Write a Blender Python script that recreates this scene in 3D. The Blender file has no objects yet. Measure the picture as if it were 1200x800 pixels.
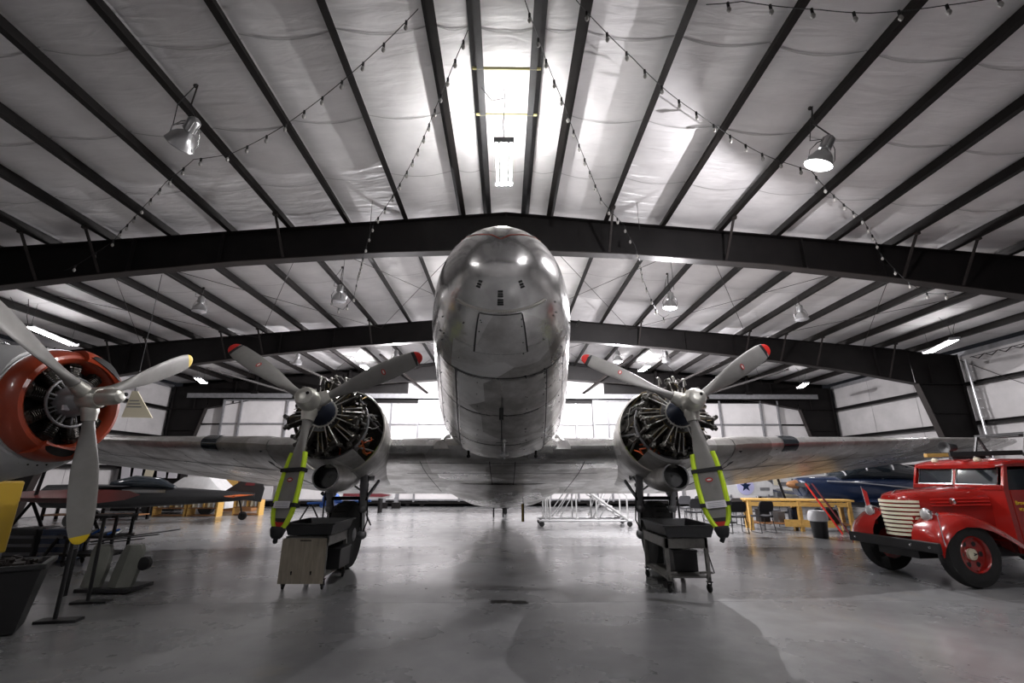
import bpy, bmesh, math, random
from mathutils import Vector, Matrix
random.seed(7)
PI = math.pi
SC = bpy.context.scene
COL = SC.collection

# ------------------------------------------------------------------ camera, world, exposure
F_PX, HOR, VPX, EYE = 538.0, 156.0, -8.0, 1.60
pitch = math.atan(HOR / F_PX)
yaw = -math.atan(8 * math.cos(pitch) / F_PX)
cam_d = bpy.data.cameras.new('camera')
cam_d.sensor_width = 36.0
cam_d.lens = F_PX / 1200 * 36
cam_d.clip_end = 200
cam = bpy.data.objects.new('camera', cam_d)
cam.location = (0, 0, EYE)
cam.rotation_euler = (PI / 2 + pitch, 0, yaw)
COL.objects.link(cam)
SC.camera = cam
w = bpy.data.worlds.new('world')
SC.world = w
w.use_nodes = True
w.node_tree.nodes['Background'].inputs[0].default_value = (0.02, 0.021, 0.025, 1)
w.node_tree.nodes['Background'].inputs[1].default_value = 0.3
SC.view_settings.view_transform = 'Standard'
SC.view_settings.look = 'None'
SC.view_settings.gamma = 1
SC.view_settings.exposure = 0.5
SC.cycles.max_bounces = 8
SC.cycles.diffuse_bounces = 3
SC.cycles.glossy_bounces = 4
SC.cycles.transmission_bounces = 4
SC.cycles.sample_clamp_indirect = 6.0
TUBE_CENTRE = 175.0       # fluorescent tubes over the nose
TUBE_SIDE = 30.0
TUBE_DOOR = 95.0
LAMP_ON = 700.0          # metal halide high bays, watts of the point light
LAMP_DIM = 60.0

# ------------------------------------------------------------------ materials
MATS = {}
def mat(name, col, rough=0.6, metal=0.0, noise=0.0, nscale=6.0, bump=0.0, bscale=40.0, rvar=0.0,
        emit=None, estr=0.0, alpha=1.0, coat=0.0, trans=0.0, spec=0.5, stretch=(1, 1, 1)):
    if name in MATS: return MATS[name]
    m = bpy.data.materials.new(name); m.use_nodes = True
    nt = m.node_tree; b = nt.nodes['Principled BSDF']
    b.inputs['Base Color'].default_value = (*col, 1)
    b.inputs['Roughness'].default_value = rough
    b.inputs['Metallic'].default_value = metal
    b.inputs['Coat Weight'].default_value = coat
    b.inputs['Transmission Weight'].default_value = trans
    b.inputs['Specular IOR Level'].default_value = spec
    b.inputs['Alpha'].default_value = alpha
    if emit:
        b.inputs['Emission Color'].default_value = (*emit, 1)
        b.inputs['Emission Strength'].default_value = estr
    tc = nt.nodes.new('ShaderNodeTexCoord')
    mp = nt.nodes.new('ShaderNodeMapping'); mp.inputs['Scale'].default_value = stretch
    nt.links.new(tc.outputs['Object'], mp.inputs[0])
    if noise > 0 or rvar > 0:
        n = nt.nodes.new('ShaderNodeTexNoise'); n.inputs['Scale'].default_value = nscale
        n.inputs['Detail'].default_value = 6; n.inputs['Roughness'].default_value = 0.6
        nt.links.new(mp.outputs[0], n.inputs['Vector'])
        if noise > 0:
            r = nt.nodes.new('ShaderNodeValToRGB')
            r.color_ramp.elements[0].position = 0.3; r.color_ramp.elements[1].position = 0.7
            r.color_ramp.elements[0].color = (*[max(0, c * (1 - noise)) for c in col], 1)
            r.color_ramp.elements[1].color = (*[min(1, c * (1 + noise)) for c in col], 1)
            nt.links.new(n.outputs['Fac'], r.inputs[0]); nt.links.new(r.outputs[0], b.inputs['Base Color'])
        if rvar > 0:
            mr = nt.nodes.new('ShaderNodeMapRange')
            mr.inputs['From Min'].default_value = 0.3; mr.inputs['From Max'].default_value = 0.7
            mr.inputs['To Min'].default_value = max(0.02, rough - rvar); mr.inputs['To Max'].default_value = min(1, rough + rvar)
            nt.links.new(n.outputs['Fac'], mr.inputs['Value']); nt.links.new(mr.outputs[0], b.inputs['Roughness'])
    if bump > 0:
        n2 = nt.nodes.new('ShaderNodeTexNoise'); n2.inputs['Scale'].default_value = bscale; n2.inputs['Detail'].default_value = 4
        nt.links.new(mp.outputs[0], n2.inputs['Vector'])
        bp = nt.nodes.new('ShaderNodeBump'); bp.inputs['Strength'].default_value = bump; bp.inputs['Distance'].default_value = 0.02
        nt.links.new(n2.outputs['Fac'], bp.inputs['Height']); nt.links.new(bp.outputs[0], b.inputs['Normal'])
    MATS[name] = m
    return m

def skin_material(name, tone, rough, metal=0.92):
    """polished aluminium skin: sheet-to-sheet differences in tone, smudges, faint oil-canning"""
    m = bpy.data.materials.new(name); m.use_nodes = True
    nt = m.node_tree; b = nt.nodes['Principled BSDF']; L = nt.links.new
    b.inputs['Metallic'].default_value = metal
    tc = nt.nodes.new('ShaderNodeTexCoord')
    n = nt.nodes.new('ShaderNodeTexNoise'); n.inputs['Scale'].default_value = 2.2; n.inputs['Detail'].default_value = 8; n.inputs['Roughness'].default_value = 0.65
    L(tc.outputs['Object'], n.inputs['Vector'])
    v = nt.nodes.new('ShaderNodeTexVoronoi'); v.inputs['Scale'].default_value = 0.9; v.distance = 'CHEBYCHEV'; v.inputs['Randomness'].default_value = 0.45
    L(tc.outputs['Object'], v.inputs['Vector'])
    mx = nt.nodes.new('ShaderNodeMix'); mx.data_type = 'FLOAT'; mx.inputs['Factor'].default_value = 0.3
    L(n.outputs['Fac'], mx.inputs[2]); 
    sep = nt.nodes.new('ShaderNodeSeparateColor'); L(v.outputs['Color'], sep.inputs[0]); L(sep.outputs[0], mx.inputs[3])
    r = nt.nodes.new('ShaderNodeValToRGB')
    r.color_ramp.elements[0].position = 0.33; r.color_ramp.elements[1].position = 0.66
    r.color_ramp.elements[0].color = (tone * 0.5, tone * 0.48, tone * 0.45, 1)
    r.color_ramp.elements[1].color = (tone * 1.15, tone * 1.14, tone * 1.12, 1)
    L(mx.outputs[0], r.inputs[0]); L(r.outputs[0], b.inputs['Base Color'])
    mr = nt.nodes.new('ShaderNodeMapRange'); mr.inputs['From Min'].default_value = 0.3; mr.inputs['From Max'].default_value = 0.7
    mr.inputs['To Min'].default_value = rough + 0.14; mr.inputs['To Max'].default_value = rough
    L(mx.outputs[0], mr.inputs['Value']); L(mr.outputs[0], b.inputs['Roughness'])
    n2 = nt.nodes.new('ShaderNodeTexNoise'); n2.inputs['Scale'].default_value = 4.0; n2.inputs['Detail'].default_value = 3
    L(tc.outputs['Object'], n2.inputs['Vector'])
    bp = nt.nodes.new('ShaderNodeBump'); bp.inputs['Strength'].default_value = 0.35; bp.inputs['Distance'].default_value = 0.03
    L(n2.outputs['Fac'], bp.inputs['Height']); L(bp.outputs[0], b.inputs['Normal'])
    return m

def floor_material():
    m = bpy.data.materials.new('sealed_concrete'); m.use_nodes = True
    nt = m.node_tree; b = nt.nodes['Principled BSDF']; L = nt.links.new
    tc = nt.nodes.new('ShaderNodeTexCoord')
    def noise(scale, det, st=(1, 1, 1), rgh=0.6):
        mp = nt.nodes.new('ShaderNodeMapping'); mp.inputs['Scale'].default_value = st; L(tc.outputs['Object'], mp.inputs[0])
        n = nt.nodes.new('ShaderNodeTexNoise'); n.inputs['Scale'].default_value = scale; n.inputs['Detail'].default_value = det; n.inputs['Roughness'].default_value = rgh
        L(mp.outputs[0], n.inputs['Vector']); return n
    big = noise(0.35, 5, (1, 1.2, 1)); fine = noise(4, 8); stain = noise(0.8, 5, (1, 1, 1)); spot = noise(9, 2)
    r = nt.nodes.new('ShaderNodeValToRGB'); e = r.color_ramp.elements
    e[0].position = 0.3; e[0].color = (0.17, 0.171, 0.174, 1); e[1].position = 0.7; e[1].color = (0.30, 0.30, 0.303, 1)
    L(big.outputs['Fac'], r.inputs[0])
    m1 = nt.nodes.new('ShaderNodeMix'); m1.data_type = 'RGBA'; m1.blend_type = 'MULTIPLY'; m1.inputs['Factor'].default_value = 0.4
    r2 = nt.nodes.new('ShaderNodeValToRGB'); r2.color_ramp.elements[0].color = (0.55, 0.55, 0.55, 1); r2.color_ramp.elements[0].position = 0.35
    r2.color_ramp.elements[1].position = 0.6; r2.color_ramp.elements[1].color = (1, 1, 1, 1)
    L(fine.outputs['Fac'], r2.inputs[0]); L(r.outputs[0], m1.inputs[6]); L(r2.outputs[0], m1.inputs[7])
    # tan wear stains
    m2 = nt.nodes.new('ShaderNodeMix'); m2.data_type = 'RGBA'
    rs = nt.nodes.new('ShaderNodeValToRGB'); rs.color_ramp.elements[0].position = 0.62; rs.color_ramp.elements[0].color = (0, 0, 0, 1)
    rs.color_ramp.elements[1].position = 0.76; rs.color_ramp.elements[1].color = (0.5, 0.5, 0.5, 1)
    L(stain.outputs['Fac'], rs.inputs[0]); L(rs.outputs[0], m2.inputs[0]); L(m1.outputs[2], m2.inputs[6]); m2.inputs[7].default_value = (0.30, 0.25, 0.17, 1)
    # small dark spots
    m3 = nt.nodes.new('ShaderNodeMix'); m3.data_type = 'RGBA'
    rp = nt.nodes.new('ShaderNodeValToRGB'); rp.color_ramp.elements[0].position = 0.71; rp.color_ramp.elements[0].color = (0, 0, 0, 1)
    rp.color_ramp.elements[1].position = 0.75; rp.color_ramp.elements[1].color = (0.8, 0.8, 0.8, 1)
    L(spot.outputs['Fac'], rp.inputs[0]); L(rp.outputs[0], m3.inputs[0]); L(m2.outputs[2], m3.inputs[6]); m3.inputs[7].default_value = (0.04, 0.04, 0.04, 1)
    L(m3.outputs[2], b.inputs['Base Color'])
    mr = nt.nodes.new('ShaderNodeMapRange'); mr.inputs['From Min'].default_value = 0.3; mr.inputs['From Max'].default_value = 0.7
    mr.inputs['To Min'].default_value = 0.22; mr.inputs['To Max'].default_value = 0.36
    b.inputs['Coat Weight'].default_value = 0.45; b.inputs['Coat Roughness'].default_value = 0.14
    L(stain.outputs['Fac'], mr.inputs['Value']); L(mr.outputs[0], b.inputs['Roughness'])
    bp = nt.nodes.new('ShaderNodeBump'); bp.inputs['Strength'].default_value = 0.12; bp.inputs['Distance'].default_value = 0.01
    L(fine.outputs['Fac'], bp.inputs['Height']); L(bp.outputs[0], b.inputs['Normal'])
    return m

def insulation_material():
    m = bpy.data.materials.new('white_vinyl_insulation'); m.use_nodes = True
    nt = m.node_tree; b = nt.nodes['Principled BSDF']; L = nt.links.new
    b.inputs['Roughness'].default_value = 0.38
    tc = nt.nodes.new('ShaderNodeTexCoord')
    n = nt.nodes.new('ShaderNodeTexNoise'); n.inputs['Scale'].default_value = 1.2; n.inputs['Detail'].default_value = 5
    L(tc.outputs['Object'], n.inputs['Vector'])
    r = nt.nodes.new('ShaderNodeValToRGB'); r.color_ramp.elements[0].color = (0.60, 0.585, 0.59, 1); r.color_ramp.elements[1].color = (0.76, 0.745, 0.75, 1)
    r.color_ramp.elements[0].position = 0.3; r.color_ramp.elements[1].position = 0.7
    L(n.outputs['Fac'], r.inputs[0]); L(r.outputs[0], b.inputs['Base Color'])
    mp = nt.nodes.new('ShaderNodeMapping'); mp.inputs['Scale'].default_value = (0.5, 2.2, 1); L(tc.outputs['Object'], mp.inputs[0])
    n2 = nt.nodes.new('ShaderNodeTexNoise'); n2.inputs['Scale'].default_value = 2.4; n2.inputs['Detail'].default_value = 3; n2.inputs['Distortion'].default_value = 0.6
    L(mp.outputs[0], n2.inputs['Vector'])
    bp = nt.nodes.new('ShaderNodeBump'); bp.inputs['Strength'].default_value = 0.5; bp.inputs['Distance'].default_value = 0.05
    L(n2.outputs['Fac'], bp.inputs['Height']); L(bp.outputs[0], b.inputs['Normal'])
    return m

M_STEEL = mat('dark_primer_steel', (0.006, 0.005, 0.005), 0.55, noise=0.3, nscale=3, spec=0.2)
M_STEEL_RIM = mat('worn_flange_steel', (0.022, 0.018, 0.017), 0.5, noise=0.3, nscale=5, spec=0.3)
M_PURLIN = mat('brown_black_purlin', (0.007, 0.0055, 0.005), 0.5, noise=0.3, spec=0.25)
M_RIDGE = mat('galvanised_ridge_purlin', (0.02, 0.02, 0.021), 0.4, metal=0.3, noise=0.3)
M_INS = insulation_material()
M_SEAM = mat('insulation_seam_tape', (0.42, 0.41, 0.41), 0.7)
M_WALL = mat('white_wall_liner', (0.66, 0.64, 0.64), 0.5, noise=0.08, nscale=1.5, bump=0.2, bscale=6)
M_FLOOR = floor_material()
M_GREYSTEEL = mat('grey_painted_steel', (0.23, 0.23, 0.24), 0.4, metal=0.3, noise=0.2)
M_SKIN = skin_material('aluminium_skin', 0.80, 0.18, 0.86)
M_SKIN2 = skin_material('dull_aluminium_skin', 0.72, 0.32, 0.62)
M_WINGSKIN = skin_material('wing_aluminium_skin', 0.72, 0.25, 0.82)
M_JOINT = mat('dark_skin_joint', (0.02, 0.02, 0.02), 0.6)
M_RIVET = mat('bright_rivet', (0.6, 0.58, 0.54), 0.35, metal=0.8)
M_BLACK = mat('black_paint', (0.012, 0.012, 0.013), 0.45)
M_RUBBER = mat('black_rubber', (0.014, 0.014, 0.014), 0.75, bump=0.2)
M_BOOT = mat('black_deicer', (0.01, 0.01, 0.011), 0.3, spec=0.6)
M_BLADE = mat('grey_blade_paint', (0.25, 0.243, 0.232), 0.42, noise=0.12, nscale=4, metal=0.15)
M_REDTIP = mat('red_tip_paint', (0.55, 0.02, 0.015), 0.4)
M_YELTIP = mat('yellow_tip_paint', (0.75, 0.52, 0.02), 0.45)
M_HUB = mat('cast_aluminium_hub', (0.62, 0.61, 0.56), 0.36, metal=0.75, noise=0.15, nscale=9)
M_ENGBLK = mat('oily_black_enamel', (0.012, 0.011, 0.010), 0.35, noise=0.4, nscale=20)
M_CYL = mat('oily_cylinder_fins', (0.045, 0.04, 0.034), 0.38, metal=0.6, noise=0.5, nscale=18)
M_ROCKER = mat('rocker_box_metal', (0.07, 0.066, 0.058), 0.4, metal=0.5, noise=0.3, nscale=18)
M_NOSECASE = mat('dark_blue_gearcase', (0.02, 0.026, 0.045), 0.35, metal=0.3, noise=0.2)
M_PUSH = mat('pushrod_tube', (0.5, 0.49, 0.46), 0.3, metal=0.8)
M_COPPER = mat('copper_pipe', (0.5, 0.16, 0.05), 0.35, metal=0.8)
M_ORANGEW = mat('orange_harness', (0.55, 0.09, 0.02), 0.5)
M_BRASS = mat('brass_line', (0.2, 0.15, 0.07), 0.4, metal=0.7)
M_GREENZINC = mat('green_zinc_primer', (0.2, 0.26, 0.05), 0.5)
M_NEON = mat('neon_yellow_foam', (0.62, 0.85, 0.03), 0.7, bump=0.1, bscale=30)
M_STRAPBLK = mat('black_webbing', (0.012, 0.012, 0.014), 0.8)
M_LABEL = mat('white_label', (0.7, 0.68, 0.72), 0.6)
M_DECALR = mat('red_decal', (0.5, 0.03, 0.03), 0.5)
M_DECALW = mat('white_decal', (0.75, 0.73, 0.7), 0.5)
M_STRIPE_R = mat('red_brown_stripe', (0.36, 0.045, 0.02), 0.4)
M_CART = mat('cart_grey_steel', (0.16, 0.155, 0.145), 0.45, metal=0.4, noise=0.25, nscale=8)
M_PLY = mat('weathered_plywood', (0.27, 0.235, 0.185), 0.7, noise=0.22, nscale=5, stretch=(6, 1, 0.7), bump=0.2)
M_TRAY = mat('black_poly_tray', (0.012, 0.012, 0.014), 0.4)
M_RED = mat('fire_red_paint', (0.27, 0.010, 0.007), 0.22, coat=0.8, noise=0.06)
M_CREAM = mat('cream_paint', (0.72, 0.66, 0.5), 0.4)
M_CHROME = mat('chrome', (0.75, 0.75, 0.76), 0.12, metal=1.0)
M_GLASSD = mat('dark_window_glass', (0.015, 0.02, 0.025), 0.06, spec=0.8)
M_LENS = mat('headlamp_lens', (0.6, 0.6, 0.6), 0.15, metal=0.5)
M_YELLETTER = mat('yellow_lettering', (0.8, 0.55, 0.03), 0.5)
M_WHITE = mat('white_paint', (0.62, 0.62, 0.62), 0.4, noise=0.08)
M_COWL = mat('orange_red_cowl_paint', (0.32, 0.042, 0.014), 0.28, coat=0.4, noise=0.08)
M_NAVY = mat('navy_blue_paint', (0.012, 0.022, 0.055), 0.2, coat=0.6)
M_WOODY = mat('yellow_pine', (0.55, 0.33, 0.09), 0.55, noise=0.2, nscale=4, stretch=(1, 6, 6))
M_WOODB = mat('brown_wood', (0.26, 0.12, 0.045), 0.55, noise=0.25, nscale=4)
M_CHAIR = mat('black_chair_fabric', (0.018, 0.018, 0.022), 0.8)
M_CHAIRG = mat('grey_chair_plastic', (0.09, 0.09, 0.1), 0.6)
M_ALU = mat('tube_aluminium', (0.55, 0.55, 0.56), 0.35, metal=0.6)
M_WIRE = mat('black_cord', (0.01, 0.01, 0.01), 0.6)
M_BULB = mat('clear_unlit_bulb', (0.35, 0.34, 0.32), 0.12, spec=0.9)
M_LAMPALU = mat('spun_lamp_aluminium', (0.5, 0.5, 0.5), 0.3, metal=0.85)
M_LAMPGLASS = mat('lamp_glass_off', (0.5, 0.5, 0.52), 0.1, metal=0.3)
M_PIPEY = mat('yellowed_strut_pipe', (0.42, 0.38, 0.16), 0.5)
M_TUBEC = mat('lit_tube_centre', (1, 1, 1), emit=(1, 0.985, 0.97), estr=TUBE_CENTRE)
M_TUBES = mat('lit_tube_side', (1, 1, 1), emit=(1, 0.97, 0.98), estr=TUBE_SIDE)
M_TUBED = mat('lit_tube_door', (1, 1, 1), emit=(1, 0.98, 0.98), estr=TUBE_DOOR)
M_TUBEM = mat('lit_tube_middle', (1, 1, 1), emit=(1, 0.97, 0.95), estr=240.0)
M_TUBEF = mat('fill_tube_front_left', (1, 1, 1), emit=(1, 0.98, 0.98), estr=60.0)
M_TUBEG = mat('fill_tube_front_right', (1, 1, 1), emit=(1, 0.98, 1.0), estr=150.0)
M_LENSON = mat('lit_lamp_lens', (1, 1, 1), emit=(1, 0.98, 1.0), estr=14.0)
M_ORANGE = mat('orange_paint', (0.5, 0.1, 0.02), 0.35)
M_YELLOW = mat('yellow_paint', (0.38, 0.24, 0.01), 0.4)
M_BLUE = mat('blue_plastic', (0.02, 0.1, 0.4), 0.4)
M_BAG = mat('white_bin_bag', (0.6, 0.6, 0.62), 0.5, bump=0.4, bscale=20)
M_KHAKI = mat('grey_green_panel', (0.2, 0.205, 0.18), 0.45, noise=0.12)
M_MAROON = mat('maroon_cloth', (0.12, 0.015, 0.02), 0.8)

# ------------------------------------------------------------------ mesh builder
class MB:
    def __init__(s): s.v = []; s.f = []; s.m = []; s.mi = 0; s.T = None
    def add(s, vs, fs):
        o = len(s.v)
        for p in vs:
            p = Vector(p)
            s.v.append(s.T @ p if s.T is not None else p)
        for f in fs: s.f.append([o + i for i in f]); s.m.append(s.mi)
        return s
    def box(s, c, size, R=None):
        c = Vector(c); x, y, z = [a / 2 for a in size]
        vs = [Vector((sx * x, sy * y, sz * z)) for sz in (-1, 1) for sy in (-1, 1) for sx in (-1, 1)]
        if R is not None: vs = [R @ p for p in vs]
        return s.add([c + p for p in vs], [(0, 2, 3, 1), (4, 5, 7, 6), (0, 1, 5, 4), (2, 6, 7, 3), (0, 4, 6, 2), (1, 3, 7, 5)])
    def bar(s, a, b, wd, ht, up=(0, 0, 1)):
        a = Vector(a); b = Vector(b); d = (b - a); L = d.length; d.normalize(); u = Vector(up)
        if abs(d.dot(u)) > 0.98: u = Vector((0, 1, 0))
        x = d.cross(u).normalized(); z = x.cross(d).normalized()
        R = Matrix((x, d, z)).transposed()
        return s.box((a + b) / 2, (wd, L, ht), R)
    def tube(s, pts, r, n=8, cap=True):
        pts = [Vector(p) for p in pts]; k = len(pts)
        rs = r if isinstance(r, (list, tuple)) else [r] * k
        vs = []; prev = None
        for i, p in enumerate(pts):
            d = (pts[min(i + 1, k - 1)] - pts[max(i - 1, 0)])
            if d.length < 1e-9: d = Vector((0, 0, 1))
            d.normalize()
            if prev is None:
                u = Vector((0, 0, 1)) if abs(d.z) < 0.9 else Vector((1, 0, 0))
            else: u = prev
            x = d.cross(u)
            if x.length < 1e-6: x = d.cross(Vector((1, 0.3, 0)))
            x.normalize(); u = x.cross(d).normalized(); prev = u
            for j in range(n):
                a = 2 * PI * j / n
                vs.append(p + (x * math.cos(a) + u * math.sin(a)) * rs[i])
        fs = []
        for i in range(k - 1):
            for j in range(n):
                a = i * n + j; b = i * n + (j + 1) % n
                fs.append((a, b, b + n, a + n))
        if cap: fs.append(tuple(range(n - 1, -1, -1))); fs.append(tuple(range((k - 1) * n, k * n)))
        return s.add(vs, fs)
    def loft(s, rings, cap=True, closed=True):
        n = len(rings[0]); vs = [p for r in rings for p in r]; fs = []
        for i in range(len(rings) - 1):
            for j in range(n if closed else n - 1):
                a = i * n + j; b = i * n + (j + 1) % n
                fs.append((a, b, b + n, a + n))
        if cap and closed: fs.append(tuple(range(n - 1, -1, -1))); fs.append(tuple(range((len(rings) - 1) * n, len(rings) * n)))
        return s.add(vs, fs)
    def lathe(s, prof, c=(0, 0, 0), axis=(0, 0, 1), n=16, cap=True):
        """prof: (radius, distance along axis)"""
        c = Vector(c); d = Vector(axis).normalized()
        u = Vector((0, 0, 1)) if abs(d.z) < 0.9 else Vector((1, 0, 0))
        x = d.cross(u).normalized(); u = x.cross(d)
        rings = [[c + d * h + (x * math.cos(2 * PI * j / n) + u * math.sin(2 * PI * j / n)) * max(r, 1e-4) for j in range(n)] for r, h in prof]
        return s.loft(rings, cap)
    def prism(s, poly, dirv):
        n = len(poly); dv = Vector(dirv); vs = [Vector(p) for p in poly] + [Vector(p) + dv for p in poly]
        fs = [tuple(range(n - 1, -1, -1)), tuple(range(n, 2 * n))] + [(i, (i + 1) % n, (i + 1) % n + n, i + n) for i in range(n)]
        return s.add(vs, fs)
    def ball(s, c, r, n=10, m=6, sc=(1, 1, 1)):
        c = Vector(c); rings = []
        for i in range(m + 1):
            t = -PI / 2 + PI * i / m
            rings.append([c + Vector((r * sc[0] * max(math.cos(t), 1e-3) * math.cos(2 * PI * j / n), r * sc[1] * max(math.cos(t), 1e-3) * math.sin(2 * PI * j / n), r * sc[2] * math.sin(t))) for j in range(n)])
        return s.loft(rings)
    def build(s, name, mats, parent=None, smooth=False, loc=None, bevel=0.0, wn=True):
        me = bpy.data.meshes.new(name)
        off = Vector(loc) if loc is not None else (WL(parent) if parent is not None else Vector((0, 0, 0)))
        me.from_pydata([tuple(p - off) for p in s.v], [], s.f)
        if not isinstance(mats, (list, tuple)): mats = [mats]
        for m_ in mats: me.materials.append(m_)
        for i, p in enumerate(me.polygons):
            p.material_index = min(s.m[i], len(mats) - 1)
        bm = bmesh.new(); bm.from_mesh(me); bmesh.ops.recalc_face_normals(bm, faces=bm.faces[:]); bm.to_mesh(me); bm.free()
        if smooth:
            me.polygons.foreach_set('use_smooth', [True] * len(me.polygons))
            try: me.set_sharp_from_angle(angle=math.radians(38))
            except Exception: pass
        o = bpy.data.objects.new(name, me); COL.objects.link(o)
        if parent is not None: o.parent = parent
        elif loc is not None: o.location = off
        if bevel > 0:
            bv = o.modifiers.new('bevel', 'BEVEL'); bv.width = bevel; bv.segments = 2; bv.limit_method = 'ANGLE'
        return o

def WL(o):
    p = Vector((0, 0, 0))
    while o is not None: p = p + Vector(o.location); o = o.parent
    return p
def tag(o, label=None, cat=None, group=None, kind=None):
    if label: o['label'] = label
    if cat: o['category'] = cat
    if group: o['group'] = group
    if kind: o['kind'] = kind
    return o
def thing(name, loc, label, cat, group=None):
    o = bpy.data.objects.new(name, None); COL.objects.link(o); o.location = loc; o.empty_display_size = 0.2
    return tag(o, label, cat, group)
def struct(o): o['kind'] = 'structure'; return o
def copy_tree(o, loc=None, rz=None, parent=None, label=None):
    c = o.copy(); COL.objects.link(c); c.parent = parent
    if loc is not None: c.location = loc
    if rz is not None: c.rotation_euler = (0, 0, rz)
    if label: c['label'] = label
    for ch in list(o.children): copy_tree(ch, parent=c)
    return c
def lerp(a, b, t): return a + (b - a) * t
def interp(tab, x):
    if x <= tab[0][0]: return tab[0][1:]
    for a, b in zip(tab, tab[1:]):
        if x <= b[0]:
            t = (x - a[0]) / (b[0] - a[0]); return tuple(lerp(p, q, t) for p, q in zip(a[1:], b[1:]))
    return tab[-1][1:]
def smooth_interp(tab, x):
    """catmull-rom through table rows"""
    n = len(tab)
    if x <= tab[0][0]: return tab[0][1:]
    if x >= tab[-1][0]: return tab[-1][1:]
    for i in range(n - 1):
        if x <= tab[i + 1][0]:
            x0, x1 = tab[i][0], tab[i + 1][0]; t = (x - x0) / (x1 - x0); out = []
            for k in range(1, len(tab[0])):
                p1, p2 = tab[i][k], tab[i + 1][k]
                m1 = (p2 - tab[i - 1][k]) / (x1 - tab[i - 1][0]) if i > 0 else (p2 - p1) / (x1 - x0)
                m2 = (tab[i + 2][k] - p1) / (tab[i + 2][0] - x0) if i < n - 2 else (p2 - p1) / (x1 - x0)
                d = x1 - x0; t2, t3 = t * t, t * t * t
                out.append((2 * t3 - 3 * t2 + 1) * p1 + (t3 - 2 * t2 + t) * d * m1 + (-2 * t3 + 3 * t2) * p2 + (t3 - t2) * d * m2)
            return tuple(out)

# ================================================================== THE HANGAR
HW = 18.4                     # half width
YN, YB = -5.0, 25.6           # wall behind the camera, door wall
FRAMES = [-5.0 + 0.2, 2.6, 10.2, 17.8, 25.35]
def roof_z(x): return 7.86 - 0.088 * abs(x)       # top flange of the frames
PUR_H = 0.24
BOT = [(0, 6.87), (3, 6.76), (6.5, 6.5), (9.5, 6.16), (12, 5.82), (14, 5.52), (16.3, 5.08), (16.5, 5.0)]

mb = MB(); mb.box((0, (YN + YB) / 2, -0.1), (2 * HW, YB - YN, 0.2)); FLOOR = struct(mb.build('floor', M_FLOOR))
# faint saw cut joints and a dark expansion mark on the floor
mb = MB()
for yj in (3.2, 6.71, 14.2, 20.5): mb.box((0, yj, 0.0005), (2 * HW - 0.2, 0.008, 0.001))
for xj in (-9.2, 9.2): mb.box((xj, 10.3, 0.0005), (0.008, 30, 0.001))
mb.build('floor_joint', mat('joint_filler', (0.16, 0.16, 0.16), 0.8), FLOOR)
mb = MB(); mb.box((0.05, 6.72, 0.004), (0.46, 0.1, 0.006)); mb.box((0.2, 6.66, 0.006), (0.2, 0.07, 0.006)); mb.box((-0.08, 6.76, 0.006), (0.2, 0.05, 0.008))
mb.build('tie_down_plate', mat('rusty_black_plate', (0.02, 0.018, 0.016), 0.6), FLOOR)

# roof deck
mb = MB()
for sgn in (-1, 1):
    mb.add([(0, YN, roof_z(0) + 0.36), (0, YB, roof_z(0) + 0.36), (sgn * HW, YB, roof_z(HW) + 0.36), (sgn * HW, YN, roof_z(HW) + 0.36),
            (0, YN, roof_z(0) + 0.44), (0, YB, roof_z(0) + 0.44), (sgn * HW, YB, roof_z(HW) + 0.44), (sgn * HW, YN, roof_z(HW) + 0.44)],
           [(0, 1, 2, 3), (4, 5, 6, 7), (0, 3, 7, 4), (1, 2, 6, 5), (2, 3, 7, 6), (0, 1, 5, 4)])
CEIL = struct(mb.build('ceiling', M_GREYSTEEL))

# purlins, Z sections running the whole length
PX = [0.47] + [1.1 + 1.415 * k for k in range(12)]
def purlin(x, m):
    sgn = 1 if x > 0 else -1
    z0 = roof_z(x); t = 0.012; fl = 0.1
    prof = [(-fl, 0), (t, 0), (t, PUR_H - t), (fl + t, PUR_H - t), (fl + t, PUR_H), (0, PUR_H), (0, t), (-fl, t)]
    mb = MB()
    r0 = [Vector((x + sgn * p[0], YN + 0.05, z0 + p[1])) for p in prof]; r1 = [Vector((p.x, YB - 0.1, p.z)) for p in r0]
    mb.loft([r0, r1]); mb.build('purlin', m, CEIL)
for x in PX:
    for sgn in (-1, 1): purlin(sgn * x, M_RIDGE if x < 0.6 else M_PURLIN)

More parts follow.
